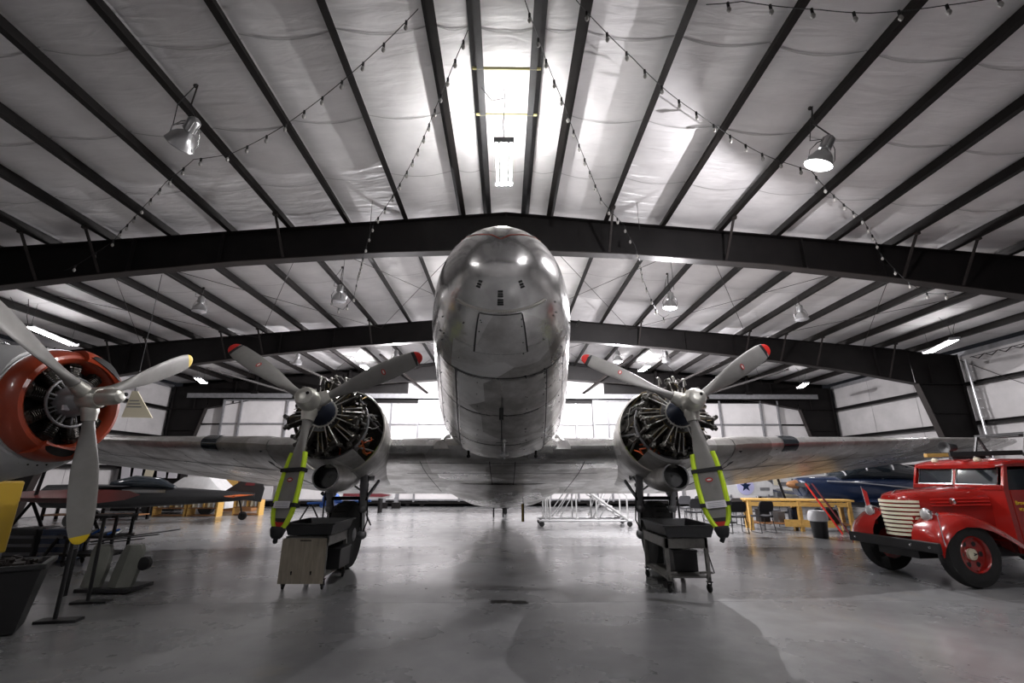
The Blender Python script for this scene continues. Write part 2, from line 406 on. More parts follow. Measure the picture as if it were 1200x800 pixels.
# quilted insulation, one sagging panel per purlin gap and bay
edges = sorted([-p for p in PX] + PX); edges = [-HW] + edges + [HW]
bays = [(YN, 2.6), (2.6, 10.2), (10.2, 17.8), (17.8, YB)]
rnd = random.Random(3)
for (y0, y1) in bays:
    for i in range(len(edges) - 1):
        xa, xb = edges[i], edges[i + 1]
        if xb - xa < 0.1: continue
        mb = MB(); nx = 6; ny = 40; vs = []; fs = []; seams = []
        sag = min(0.06, 0.045 * (xb - xa) / 1.4)
        ph = rnd.uniform(-0.25, 0.25)
        ys = [lerp(y0, y1, j / ny) for j in range(ny + 1)]
        seam_y = [y for y in (-3.3, -1.6, 0.2, 1.9, 3.7, 5.3, 7.0, 8.7, 11.9, 13.7, 15.6, 19.3, 21.1, 23.0)]
        for j, y in enumerate(ys):
            for k in range(nx + 1):
                u = k / nx; x = lerp(xa, xb, u)
                near = min(abs(y - (s_ + 0.12 * math.sin(u * PI))) for s_ in seam_y)
                z = roof_z(x) + PUR_H + 0.05 - 4 * sag * u * (1 - u) + 0.025 * math.exp(-(near / 0.12) ** 2) * math.sin(u * PI)
                vs.append((x, y, z))
        for j in range(ny):
            for k in range(nx):
                a = j * (nx + 1) + k; fs.append((a, a + 1, a + nx + 2, a + nx + 1))
        mb.add(vs, fs)
        mb.mi = 1
        for s_ in seam_y:                                # seam tape follows the sag
            if y0 < s_ < y1:
                v = []
                for k in range(nx + 1):
                    u = k / nx; x = lerp(xa, xb, u); z = roof_z(x) + PUR_H + 0.048 - 4 * sag * u * (1 - u) - 0.004
                    yy = s_ + 0.10 * math.sin(u * PI) + ph * 0.2
                    v += [(x, yy - 0.011, z), (x, yy + 0.011, z)]
                mb.add(v, [(2 * k, 2 * k + 1, 2 * k + 3, 2 * k + 2) for k in range(nx)])
        mb.build('insulation_panel', [M_INS, M_SEAM], CEIL, smooth=True)

# rigid steel frames
def frame(y, doorwall=False):
    xs = [0, 1.5, 3, 4.7, 6.5, 8, 9.5, 10.8, 12, 13, 14, 15.2, 16.3]
    bot = [(a, b) for a, b in BOT]
    mb = MB(); th = 0.02
    pts_b = []; pts_t = []
    for s in (-1, 1):
        for x in (xs if s > 0 else xs[::-1]):
            if s > 0 and x == 0: continue
            pts_b.append((s * x, interp(bot, x)[0])); pts_t.append((s * x, roof_z(x)))
    n = len(pts_b)
    vs = []
    for yy in (y - th / 2, y + th / 2):
        vs += [(p[0], yy, p[1]) for p in pts_b] + [(p[0], yy, p[1]) for p in pts_t]
    fs = []
    for k in (0, 2 * n):
        for i in range(n - 1): fs.append((k + i, k + i + 1, k + n + i + 1, k + n + i))
    mb.add(vs, fs)
    beam = mb.build('roof_beam', M_STEEL, CEIL)
    for pts, dz, nm in ((pts_b, -0.012, 'bottom_flange'), (pts_t, 0.0, 'top_flange')):
        mb = MB(); hw = 0.13; rr = []
        for p in pts: rr.append([Vector((p[0], y - hw, p[1] + dz - 0.012)), Vector((p[0], y + hw, p[1] + dz - 0.012)), Vector((p[0], y + hw, p[1] + dz + 0.012)), Vector((p[0], y - hw, p[1] + dz + 0.012))])
        mb.loft(rr); mb.build(nm, M_STEEL_RIM if 'bottom' in nm else M_STEEL, beam)
    mb = MB()
    for x in (-14.9, -9.0, -6.9, 0.0, 7.3, 9.2, 14.9):
        zt, zb = roof_z(x), interp(bot, abs(x))[0]
        mb.box((x, y - 0.065, (zt + zb) / 2), (0.03, 0.11, zt - zb - 0.02))
    mb.build('stiffener_plate', M_STEEL, beam)
    # flange braces up to the purlins on the camera side
    bx = {10.2: (-12.42, -11.0, -9.59, -5.34, 2.51, 5.34, 9.59, 11.0), 17.8: (-15.25, -13.83, -11.0, -9.59, -5.34, 5.34, 9.59, 11.0, 12.42, 15.25)}.get(y, ())
    for x in bx:
        mb = MB(); s = 1 if x > 0 else -1
        mb.bar((x, y - 0.75, roof_z(x) + 0.01), (x, y - 0.13, interp(bot, abs(x))[0] + 0.02), 0.05, 0.035)
        mb.box((x, y - 0.75, roof_z(x) - 0.01), (0.1, 0.08, 0.06)); mb.build('flange_brace', M_STEEL_RIM, beam)
    # tapered columns
    for s in (-1, 1):
        mb = MB(); zi = 5.08; zo = roof_z(18.15)
        poly = [(s * 18.2, y - 0.01, 0.02), (s * 17.55, y - 0.01, 0.02), (s * 16.35, y - 0.01, zi), (s * 16.3, y - 0.01, roof_z(16.3)), (s * 18.2, y - 0.01, zo)]
        mb.prism(poly, (0, 0.02, 0))
        col = mb.build('steel_column', M_STEEL, WALLS[s])
        mb = MB()
        mb.bar((s * 17.55, y, 0.02), (s * 16.35, y, zi), 0.26, 0.024, up=(1, 0, 0)); mb.build('inner_flange', M_STEEL_RIM, col)
        mb = MB(); mb.bar((s * 18.21, y, 0.02), (s * 18.21, y, zo), 0.26, 0.024, up=(1, 0, 0)); mb.build('outer_flange', M_STEEL, col)
        mb = MB(); mb.box((s * 17.4, y - 0.07, 5.05), (1.7, 0.12, 0.024)); mb.box((s * 17.0, y - 0.07, 5.45), (0.02, 0.1, 0.8)); mb.box((s * 17.4, y - 0.07, 3.9), (1.3, 0.1, 0.02)); mb.build('stiffener_plate', M_STEEL, col)

WALLS = {}
GIRTS = [2.0, 3.56, 5.08]
for s, nm in ((-1, 'wall_left'), (1, 'wall_right')):
    mb = MB(); mb.box((s * (HW + 0.15), (YN + YB) / 2, 3.2), (0.1, YB - YN, 6.4)); WALLS[s] = struct(mb.build(nm, M_GREYSTEEL))
    ys = [YN + 0.02, -2.4, 0.1, 2.6, 5.1, 7.7, 10.2, 12.7, 15.3, 17.8, 20.3, 22.9, YB - 0.1]
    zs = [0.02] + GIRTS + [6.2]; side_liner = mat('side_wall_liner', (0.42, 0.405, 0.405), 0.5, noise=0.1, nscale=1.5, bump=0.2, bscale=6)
    for a, b in zip(ys, ys[1:]):
        for c, d in zip(zs, zs[1:]):
            mb = MB(); nv = 4; bul = 0.05; vs = []
            for i in range(nv + 1):
                for j in range(nv + 1):
                    u, v = i / nv, j / nv
                    vs.append((s * (HW + 0.08 - bul * 16 * u * (1 - u) * v * (1 - v)), lerp(a + 0.01, b - 0.01, u), lerp(c, d, v)))
            mb.add(vs, [(i * (nv + 1) + j, (i + 1) * (nv + 1) + j, (i + 1) * (nv + 1) + j + 1, i * (nv + 1) + j + 1) for i in range(nv) for j in range(nv)])
            mb.build('wall_liner_panel', side_liner, WALLS[s], smooth=True)
    for z in GIRTS:
        mb = MB(); mb.box((s * 18.3, (YN + YB) / 2, z), (0.2, YB - YN - 0.2, 0.07)); mb.box((s * 18.21, (YN + YB) / 2, z - 0.06), (0.02, YB - YN - 0.2, 0.12))
        mb.build('wall_girt', M_STEEL, WALLS[s])
for y in FRAMES: frame(y)
# conduit with standoffs, brace cables on the right wall
mb = MB(); mb.tube([(18.1, 17.3, 5.95), (18.1, 17.3, 3.0), (18.1, 17.3, 0.6)], 0.045, 8)
for k in range(10): mb.box((18.16, 17.3, 5.8 - 0.35 * k), (0.12, 0.14, 0.04))
mb.build('conduit', M_ALU, WALLS[1])
for s in (-1, 1):
    mb = MB(); mb.tube([(s * 18.15, 17.6, 6.0), (s * 18.15, 10.4, 1.2)], 0.012, 6); mb.tube([(s * 18.15, 10.4, 6.0), (s * 18.15, 17.6, 1.2)], 0.012, 6)
    mb.build('brace_cable', M_STEEL_RIM, WALLS[s])
mb = MB(); pts = []
for k in range(26):
    yy = 10.8 + k * 0.25; pts.append((18.1, yy, 5.92 + (0.09 if k % 2 else -0.04)))
mb.tube(pts, 0.018, 5); mb.tube([(18.1, 10.8, 6.0), (18.1, 17.1, 6.0)], 0.014, 5); mb.build('eave_bracing', M_STEEL_RIM, WALLS[1])
# roof bracing rods between the frames
for s in (-1, 1):
    for (xa, xb) in ((0.6, 5.0), (5.0, 9.8), (9.8, 14.4)):
        for (ya, yb) in ((10.3, 17.7), (17.9, 25.2)):
            mb = MB(); mb.tube([(s * xa, ya, roof_z(xa) - 0.12), (s * xb, yb, roof_z(xb) - 0.12)], 0.009, 5)
            mb.tube([(s * xb, ya, roof_z(xb) - 0.16), (s * xa, yb, roof_z(xa) - 0.16)], 0.009, 5); mb.build('brace_rod', M_STEEL_RIM, CEIL)

# wall behind the camera
mb = MB(); mb.box((0, YN - 0.1, 4.0), (2 * HW, 0.1, 8.2)); WF = struct(mb.build('wall_front', mat('dark_front_wall', (0.22, 0.215, 0.215), 0.6)))
for z in (2, 3.6, 5.1, 6.4):
    mb = MB(); mb.box((0, YN + 0.05, z), (2 * HW - 0.4, 0.16, 0.07)); mb.build('wall_girt', M_STEEL, WF)

# door wall
mb = MB(); mb.box((0, YB + 0.55, 4.1), (2 * HW, 0.1, 8.2)); WBK = struct(mb.build('wall_back', M_STEEL))
zh = 5.82
for (a, b) in ((-16.4, -11.5), (-11.4, -5.6), (-5.5, 0), (0.1, 5.6), (5.7, 11.2), (11.3, 16.4)):
    mb = MB(); mb.box(((a + b) / 2, YB + 0.12, 6.35), (b - a, 0.06, 0.85)); mb.build('header_liner_panel', M_WALL if abs(a + b) < 12 else M_STEEL, WBK)  # outer panels take dark steel: shade beyond the lit centre put into colour
for x in (-11.45, -5.55, 0.05, 5.65, 11.25, -3.2, 3.3, 8.6, -8.6):
    mb = MB(); mb.box((x, YB + 0.0, 6.35), (0.16, 0.14, 0.9)); mb.build('header_post', M_STEEL, WBK)
mb = MB(); mb.box((0, YB - 0.32, zh + 0.02), (34.6, 0.5, 0.05)); mb.box((0, YB - 0.56, zh - 0.1), (34.6, 0.03, 0.22)); mb.build('door_track', M_GREYSTEEL, WBK)
mb = MB(); mb.box((0, YB - 0.2, zh - 0.3), (34.6, 0.1, 0.2)); mb.build('header_beam', M_STEEL, WBK)
for x0, x1 in ((-11.8, -14.5), (-8.2, -10.6), (8.2, 10.6), (11.3, 14.0), (4.3, 6.3), (-4.3, -6.2)):   # struts from the roof down to the track
    mb = MB(); mb.bar((x0, YB - 0.45, zh + 0.1), (x1, YB - 3.6, roof_z(x1) - 0.02), 0.09, 0.09); mb.build('track_strut', M_STEEL_RIM, WBK)
for x in (-13.7, -8.6, -3.2, 3.2, 8.4, 13.5):
    mb = MB(); mb.box((x, YB - 0.5, zh + 0.75), (0.12, 0.12, 1.4)); mb.box((x, YB - 0.5, zh + 0.1), (0.34, 0.2, 0.16)); mb.build('track_hanger', M_STEEL, WBK)

def door_leaf(i, x0, x1, y, top=5.5, frame_mat=None, extra=()):
    mb = MB(); z0 = 0.28
    fm = frame_mat or M_GREYSTEEL
    mb.box(((x0 + x1) / 2, y + 0.1, (z0 + top) / 2), (x1 - x0, 0.03, top - z0))
    root = struct(mb.build('door_%d' % i, M_GREYSTEEL))
    rails = [z0 + 0.06, 1.15, 2.3, 3.3, 4.25, top]
    posts = [x0 + 0.05, x1 - 0.05] + list(extra)
    posts.sort()
    for a, b in zip(posts, posts[1:]):
        for c, d in zip(rails, rails[1:]):
            m2 = MB(); m2.box(((a + b) / 2, y + 0.06, (c + d) / 2), (b - a - 0.02, 0.03, d - c - 0.02)); m2.build('door_panel', M_WALL, root)
    for z in rails:
        m2 = MB(); m2.box(((x0 + x1) / 2, y, z), (x1 - x0, 0.1, 0.07)); m2.build('door_rail', fm, root)
    for x in posts:
        m2 = MB(); m2.box((x, y - 0.003, (z0 + top) / 2), (0.09, 0.12, top - z0 + 0.06)); m2.build('door_stile', fm, root)
    m2 = MB(); m2.box(((x0 + x1) / 2, y, 0.2), (x1 - x0, 0.12, 0.1)); m2.build('bottom_rail', M_STEEL, root)
    for x in (x0 + 0.5, x1 - 0.5):
        m2 = MB(); m2.lathe([(0.11, -0.03), (0.13, 0), (0.11, 0.03)], (x, y, 0.13), (0, 1, 0), 14); m2.build('door_wheel', M_STEEL, root)
door_leaf(1, -18.3, -15.2, YB - 0.12, 5.35, M_STEEL)
door_leaf(2, -15.4, -9.3, YB - 0.34, 5.52, M_GREYSTEEL, (-14.4, -11.9))
door_leaf(3, -9.4, -4.6, YB - 0.12, 5.45, M_GREYSTEEL, (-7.1, -6.3))
door_leaf(4, -4.8, 0.1, YB - 0.34, 5.52, M_GREYSTEEL, (-2.4,))
door_leaf(5, 0.0, 4.9, YB - 0.12, 5.45, M_GREYSTEEL, (2.4, 3.9))
door_leaf(6, 4.8, 9.4, YB - 0.34, 5.52, M_GREYSTEEL, (5.65, 7.5))
door_leaf(7, 9.2, 15.2, YB - 0.2, 5.52, M_GREYSTEEL, (11.9, 14.2))
door_leaf(8, 15.1, 18.3, YB - 0.05, 5.35, M_STEEL)

# strut pipes that carry the centre light
for y in (5.84, 6.82):
    mb = MB(); mb.tube([(-0.55, y, roof_z(0) - 0.02), (0.55, y, roof_z(0) - 0.02)], 0.022, 8); mb.build('strut_pipe', M_PIPEY, CEIL)

# ================================================================== LIGHT FIXTURES
def fluorescent(x, y, z, label, mtube, n=4, wid=0.34, ln=1.22, yawz=0.0, top=None, tilt=0):
    t = thing('fluorescent_fixture', (x, y, z), label, 'ceiling light', None)
    mb = MB(); mb.T = Matrix.Translation((x, y, z)) @ Matrix.Rotation(yawz, 4, 'Z')
    w2 = wid / 2
    mb.prism([(-0.05, -ln / 2, -0.0), (0.05, -ln / 2, -0.0), (0.04, -ln / 2, 0.06), (-0.04, -ln / 2, 0.06)], (0, ln, 0))
    mb.box((0, -ln / 2 - 0.01, 0.01), (wid, 0.03, 0.09)); mb.box((0, ln / 2 + 0.01, 0.01), (wid, 0.03, 0.09))
    mb.build('housing', M_GREYSTEEL, t)
    for k in range(n):
        xx = lerp(-w2 + 0.045, w2 - 0.045, k / (n - 1))
        m2 = MB(); m2.T = mb.T; m2.tube([(xx, -ln / 2 + 0.02, -0.025), (xx, ln / 2 - 0.02, -0.025)], 0.016, 8); m2.build('fluorescent_tube', mtube, t)
    top = top if top is not None else roof_z(x)
    for yy in (-ln / 2 + 0.15, ln / 2 - 0.15):
        m3 = MB(); m3.T = mb.T; m3.tube([(0, yy, 0.05), (0, yy, top - z)], 0.005, 5); m3.build('hanger_wire', M_WIRE, t)
    m4 = MB(); m4.T = mb.T
    m4.tube([(0, -ln / 2, 0.06), (-0.02, -ln / 2 - 0.08, 0.25), (0.02, -ln / 2 - 0.2, top - z - 0.2), (0.0, -ln / 2 - 0.25, top - z)], 0.008, 6)
    m4.tube([(0, -ln / 2 - 0.2, top - z - 0.15), (-0.2, -ln / 2 - 0.3, top - z - 0.3), (-0.4, -ln / 2 - 0.3, top - z)], 0.007, 5)
    m4.build('power_cord', M_WIRE, t)
    return t
fluorescent(-0.045, 7.12, 7.02, 'bright four-tube light hanging above the nose of the silver airliner', M_TUBEC)
fluorescent(-14.45, 14.2, 5.85, 'lit tube light at far left above the orange cowling', M_TUBES, 3, 0.3, 2.2, 0.25)
fluorescent(14.95, 15.0, 5.85, 'lit tube light on the right beside the tapered black column', M_TUBES, 3, 0.3, 1.8, -0.35)
fluorescent(-14.3, 21.4, 5.85, 'lit tube light over the left end of the hangar door', M_TUBES, 3, 0.3, 1.3, 0.35)
fluorescent(14.7, 22.2, 5.85, 'lit tube light over the right end of the hangar door', M_TUBES, 3, 0.3, 1.3, -0.35)
fluorescent(0.0, 21.3, 7.0, 'tube light hidden behind the airliner near the hangar door', M_TUBED)
fluorescent(0.0, 14.2, 7.0, 'tube light hidden behind the airliner over its cabin', M_TUBEM)
fluorescent(-7.2, 23.2, 6.9, 'tube light behind the steel frame left of the airliner, close to the door', M_TUBED)
fluorescent(7.2, 23.2, 6.9, 'tube light behind the steel frame right of the airliner, close to the door', M_TUBED)

def high_bay(x, y, z, label, on=0.0, tilt=(0, 0), sc=1.0, group=None):
    """spun reflector with glass, ballast box above, hook and chain to a purlin"""
    t = thing('high_bay_lamp', (x, y, z), label, 'ceiling lamp', 'high bay lamps under the roof')
    T = Matrix.Translation((x, y, z)) @ Matrix.Rotation(tilt[0], 4, 'X') @ Matrix.Rotation(tilt[1], 4, 'Y') @ Matrix.Scale(sc, 4)
    mb = MB(); mb.T = T
    mb.lathe([(0.205, -0.12), (0.2, -0.1), (0.17, 0.0), (0.12, 0.08), (0.06, 0.13), (0.05, 0.15)], n=20, cap=False)
    mb.build('reflector', M_LAMPALU, t, smooth=True)
    mb = MB(); mb.T = T; mb.lathe([(0.2, -0.12), (0.15, -0.15), (0.08, -0.165), (0.0, -0.17)], n=20, cap=False)
    mb.build('lens', M_LENSON if on > 0 else M_LAMPGLASS, t, smooth=True)
    mb = MB(); mb.T = T; mb.lathe([(0.05, 0.13), (0.085, 0.15), (0.09, 0.32), (0.06, 0.36), (0.02, 0.38)], n=14)
    for k in range(6): 
        a = k * PI / 3; mb.box((0.09 * math.cos(a), 0.09 * math.sin(a), 0.24), (0.015, 0.015, 0.16))
    mb.build('ballast_housing', M_LAMPALU, t, smooth=True)
    mb = MB(); mb.T = T
    mb.tube([(-0.19, 0, -0.1), (-0.22, 0, 0.05), (-0.15, 0, 0.2), (-0.09, 0, 0.26)], 0.009, 5); mb.tube([(0.19, 0, -0.1), (0.22, 0, 0.05), (0.15, 0, 0.2), (0.09, 0, 0.26)], 0.009, 5)
    mb.build('guard_wire', M_CHROME, t)
    topv = T @ Vector((0, 0, 0.38)); zt = roof_z(x) + 0.02
    mb = MB(); mb.tube([topv, (x, y, (topv.z + zt) / 2), (x + 0.03, y, zt)], 0.012, 6); mb.ball((x, y, zt - 0.02), 0.035, 8, 5); mb.build('hook', M_STEEL_RIM, t)
    mb = MB(); mb.tube([(x + 0.03, y - 0.02, zt), (x - 0.12, y - 0.1, lerp(zt, topv.z, 0.6)), (x - 0.16, y - 0.05, topv.z - 0.05), topv - Vector((0, 0, 0.06))], 0.008, 5); mb.build('power_cord', M_WIRE, t)
    if on > 0:
        ld = bpy.data.lights.new('lamp_light', 'POINT'); ld.energy = on; ld.shadow_soft_size = 0.015; ld.color = (1, 0.97, 1.0)
        lo = bpy.data.objects.new('lamp_light', ld); COL.objects.link(lo); lo.parent = t; d = (T @ Vector((0, 0, -0.19))) - Vector((x, y, z)); lo.location = d
    return t
high_bay(5.02, 6.15, 6.45, 'brightly lit tilted high bay lamp at upper right with wire bail', LAMP_ON * 0.55, (0.35, 0.35), 1.0)
high_bay(-4.86, 5.85, 6.45, 'unlit tilted silver high bay lamp at upper left above string lights', 0, (0.5, 0.7))
high_bay(4.87, 12.7, 6.46, 'lit high bay lamp right of the nose, between the two big frames', LAMP_ON * 1.6, (0.1, 0.1))
high_bay(-4.8, 12.4, 6.5, 'unlit high bay lamp left of the nose beside a dangling bulb tangle', 0, (0.15, 0.1))
high_bay(-9.2, 13.1, 6.42, 'unlit high bay lamp on the left above the grey propeller blade with yellow tip', 0, (0, 0))
high_bay(9.35, 13.6, 6.42, 'unlit glassy high bay lamp on the right over the second frame', 0, (0, 0))
high_bay(4.95, 19.6, 6.5, 'small lit high bay lamp seen above the red tip of the right inner blade', LAMP_ON * 2.8, (0, 0))
high_bay(7.1, 19.6, 6.5, 'small unlit high bay lamp seen between the blades of the right propeller', 0, (0, 0))
high_bay(-9.4, 20.3, 6.5, 'small unlit high bay lamp seen over the left propeller, near the door', 0, (0, 0))
fluorescent(-7.5, -2.4, 6.4, 'long fill tube light added behind the camera on the left, out of the picture', M_TUBEF, 3, 0.3, 2.4)  # unseen fixture, added as fill on the airliner's front
fluorescent(4.4, -1.0, 6.6, 'long fill tube light added behind the camera on the right, out of the picture', M_TUBEG, 3, 0.3, 2.4, 0.9)  # unseen fill light, added and turned to stretch its reflection on the nose
high_bay(-4.8, 19.6, 6.5, 'small lit high bay lamp added just left of the nose near the door', LAMP_ON * 2.8, (0, 0))  # added lamp that brightens the floor towards the door

# string lights: cords with sockets and clear bulbs
def string_light(pts, label, n, nb_r=0.028, sub=6):
    t = thing('string_lights', pts[0], label, 'string lights')
    P = [Vector(p) for p in pts]; dense = []
    for i in range(len(P) - 1):
        for k in range(sub):
            u = k / sub; p = P[i].lerp(P[i + 1], u); sagd = 0.02 * (P[i + 1] - P[i]).length * 4 * u * (1 - u); p.z -= sagd; dense.append(p)
    dense.append(P[-1])
    mb = MB(); mb.tube(dense, 0.0065, 5); mb.build('cord', M_WIRE, t)
    tot = sum((b - a).length for a, b in zip(dense, dense[1:])); step = tot / n; acc = 0; nxt = step * 0.5
    for a, b in zip(dense, dense[1:]):
        L = (b - a).length
        while nxt <= acc + L and L > 1e-6:
            p = a.lerp(b, (nxt - acc) / L)
            mb = MB(); mb.tube([p + Vector((0, 0, 0.005)), p - Vector((0, 0, 0.07))], 0.019, 7); so = mb.build('socket', M_WIRE, t)
            mb = MB(); mb.lathe([(0.012, 0), (0.028, -0.03), (0.03, -0.055), (0.018, -0.08), (0.002, -0.09)], p - Vector((0, 0, 0.07)), (0, 0, 1), 8); mb.build('bulb', M_BULB, so, smooth=True)
            nxt += step
        acc += L
    return t
string_light([(-1.2, 4.73, 7.65), (-2.1, 5.47, 7.58), (-3.39, 6.37, 7.46), (-4.02, 6.76, 7.41), (-5.11, 7.28, 7.31), (-5.78, 7.3, 7.2), (-6.68, 7.88, 7.12), (-7.59, 8.58, 7.04), (-8.9, 9.6, 7.0), (-9.29, 9.9, 6.9), (-9.7, 9.95, 6.6), (-9.96, 9.9, 6.3), (-10.22, 9.9, 6.14)],
             'string of dark bulbs sagging across the left roof from the ridge to the first frame', 22)
string_light([(-0.56, 5.08, 7.71), (-0.8, 5.58, 7.69), (-1.21, 6.45, 7.65), (-1.53, 7.15, 7.63), (-1.96, 7.97, 7.59), (-2.33, 8.49, 7.4), (-2.75, 8.99, 7.15), (-3.0, 9.3, 7.1), (-3.3, 9.9, 6.95), (-3.4, 10.0, 6.6), (-4.0, 11.5, 6.75), (-4.2, 11.9, 6.3), (-4.57, 12.2, 6.05), (-4.87, 12.2, 6.17), (-4.95, 12.2, 6.5)],
             'string of dark bulbs running down left of the nose, knotted past the first frame', 27)
string_light([(0.24, 4.66, 7.74), (0.6, 5.55, 7.71), (0.96, 6.35, 7.68), (1.34, 7.24, 7.64), (1.73, 8.08, 7.55), (2.1, 8.77, 7.35), (2.75, 9.5, 7.2), (2.95, 9.85, 7.1), (3.09, 9.9, 6.9), (3.2, 10.0, 6.6), (3.7, 11.4, 6.7), (3.95, 11.7, 6.3), (4.29, 12.2, 6.0), (4.45, 12.2, 5.86), (4.62, 12.2, 5.95)],
             'string of dark bulbs running down just right of the nose towards the lit lamp', 25)
string_light([(0.92, 4.6, 7.68), (1.26, 4.9, 7.65), (1.89, 5.4, 7.59), (2.59, 5.95, 7.53), (3.19, 6.32, 7.48), (4.38, 6.99, 7.37), (4.9, 7.23, 7.33), (5.44, 7.38, 7.26), (5.8, 7.4, 7.15), (6.3, 7.8, 7.1), (6.63, 8.04, 7.08), (7.82, 8.82, 7.0), (8.7, 9.6, 6.9), (8.97, 9.9, 6.8), (9.21, 9.9, 6.38), (9.44, 9.9, 6.05), (9.86, 9.9, 5.7), (10.18, 9.9, 5.68), (10.54, 9.9, 5.72)],
             'string of bulbs sagging across the right roof past the bright tilted lamp', 27)
string_light([(2.6, 4.5, 7.5), (3.04, 4.43, 7.47), (4.03, 4.44, 7.36), (4.68, 4.43, 7.3), (5.48, 4.29, 7.26), (6.3, 4.1, 7.25)],
             'short string of larger bulbs at the very top right of the roof', 7)
for x0, y0, z1 in ((-3.05, 9.2, 6.7), (3.0, 9.2, 6.9), (4.35, 11.0, 6.2), (-4.3, 11.2, 6.0)):
    mb = MB(); mb.tube([(x0, y0, roof_z(x0)), (x0 + 0.01, y0, z1)], 0.006, 5)
    tag(mb.build('hanging_cord', M_WIRE, None, loc=(x0, y0, z1)), 'thin black cord hanging from the roof ' + {-3.05: 'left of the nose, before the first frame', 3.0: 'right of the nose, before the first frame', 4.35: 'right of the nose, beside the lit lamp', -4.3: 'left of the nose, beside the unlit lamp'}[x0], 'cord')

# ================================================================== THE SILVER AIRLINER
AL = math.radians(11.8)
HUB = Vector((-0.055, 6.85, 2.62)); X0 = HUB.x
def B(x, s, u):      # body frame: x right, s aft, u up (measured from the propeller hub line)
    return Vector((X0 + x, HUB.y + s * math.cos(AL) + u * math.sin(AL), HUB.z - s * math.sin(AL) + u * math.cos(AL)))
MBODY = Matrix(((1, 0, 0, X0), (0, math.cos(AL), math.sin(AL), HUB.y), (0, -math.sin(AL), math.cos(AL), HUB.z), (0, 0, 0, 1)))
AIR = thing('airliner', (0, 8.9, 0), 'silver twin-engined propeller airliner with bare engines, filling the middle of the hangar', 'airplane')
# s, half width, bottom u, top u, squareness
FUS = [(-2.88, 0.03, 0.56, 0.64, 2.0), (-2.86, 0.2, 0.40, 0.80, 2.0), (-2.78, 0.37, 0.25, 0.95, 2.05), (-2.60, 0.525, 0.12, 1.09, 2.1), (-2.35, 0.665, 0.02, 1.22, 2.15),
       (-1.95, 0.785, -0.07, 1.36, 2.2), (-1.45, 0.88, -0.15, 1.52, 2.3), (-0.95, 0.94, -0.20, 1.84, 2.35), (-0.4, 1.0, -0.26, 2.10, 2.35), (0.4, 1.08, -0.33, 2.2, 2.35), (1.4, 1.17, -0.39, 2.27, 2.3), (2.0, 1.2, -0.33, 2.29, 2.3), (2.5, 1.21, -0.16, 2.3, 2.3),
       (3.2, 1.22, -0.05, 2.32, 2.3), (6.5, 1.22, -0.1, 2.32, 2.25), (9.0, 1.08, -0.2, 2.28, 2.15), (12.0, 0.72, 0.3, 2.1, 2.1), (14.8, 0.36, 0.85, 1.85, 2.0), (16.7, 0.05, 1.3, 1.5, 2.0)]
def fus_pt(s, ph, off=0.0):
    w_, b_, t_, n_ = smooth_interp(FUS, s)
    c, sn = math.cos(ph), math.sin(ph); h = (t_ - b_) / 2; m = b_ + h * (0.94 if s > -2.5 else 1.0)
    hh = (t_ - m) if sn > 0 else (m - b_)
    e = 2 / n_
    x = (w_ + off) * math.copysign(abs(c) ** e, c); u = m + (hh + off) * math.copysign(abs(sn) ** e, sn)
    return B(x, s, u)
ss = [-2.88, -2.876, -2.87, -2.86, -2.84, -2.81, -2.78, -2.74, -2.68, -2.6, -2.5, -2.38, -2.24, -2.08, -1.9, -1.7, -1.5, -1.3, -1.1, -0.9, -0.7, -0.4, -0.1, 0.3, 0.7, 1.2, 1.8, 2.4, 3, 4, 5, 6, 7, 8, 9, 10.5, 12, 13.5, 14.8, 15.8, 16.7]
NF = 56
mb = MB(); mb.loft([[fus_pt(s, 2 * PI * j / NF) for j in range(NF)] for s in ss])
fus = mb.build('fuselage', M_SKIN, AIR, smooth=True)
def ribbon(pts_a, pts_b): 
    m = MB(); n = len(pts_a); m.add(pts_a + pts_b, [(i, i + 1, n + i + 1, n + i) for i in range(n - 1)]); return m
def ring_seam(s, w_=0.008, a0=0, a1=2 * PI, n=60):
    A = [fus_pt(s - w_, lerp(a0, a1, k / n), 0.0025) for k in range(n + 1)]; C = [fus_pt(s + w_, lerp(a0, a1, k / n), 0.0025) for k in range(n + 1)]
    return ribbon(A, C)
def long_seam(ph, s0, s1, dw=0.008, n=24):
    A = []; C = []
    for k in range(n + 1):
        s = lerp(s0, s1, k / n); w_ = smooth_interp(FUS, s)[0]; A.append(fus_pt(s, ph - dw / max(w_, .2), 0.0025)); C.append(fus_pt(s, ph + dw / max(w_, .2), 0.0025))
    return ribbon(A, C)
for s in (-1.32, -0.25, 0.95, 2.2, 4.0, 6.0): ring_seam(s).build('skin_joint', M_JOINT, fus)
for ph, s0, s1 in ((-PI / 2 - 0.62, -1.3, 2.2), (-PI / 2 + 0.62, -1.3, 2.2), (-PI / 2 - 1.02, -1.3, 2.2), (-PI / 2 + 1.02, -1.3, 2.2), (-0.12, -2.2, 4), (PI + 0.12, -2.2, 4), (0.5, -2.0, 4), (PI - 0.5, -2.0, 4)):
    long_seam(ph, s0, s1).build('skin_joint', M_JOINT, fus)
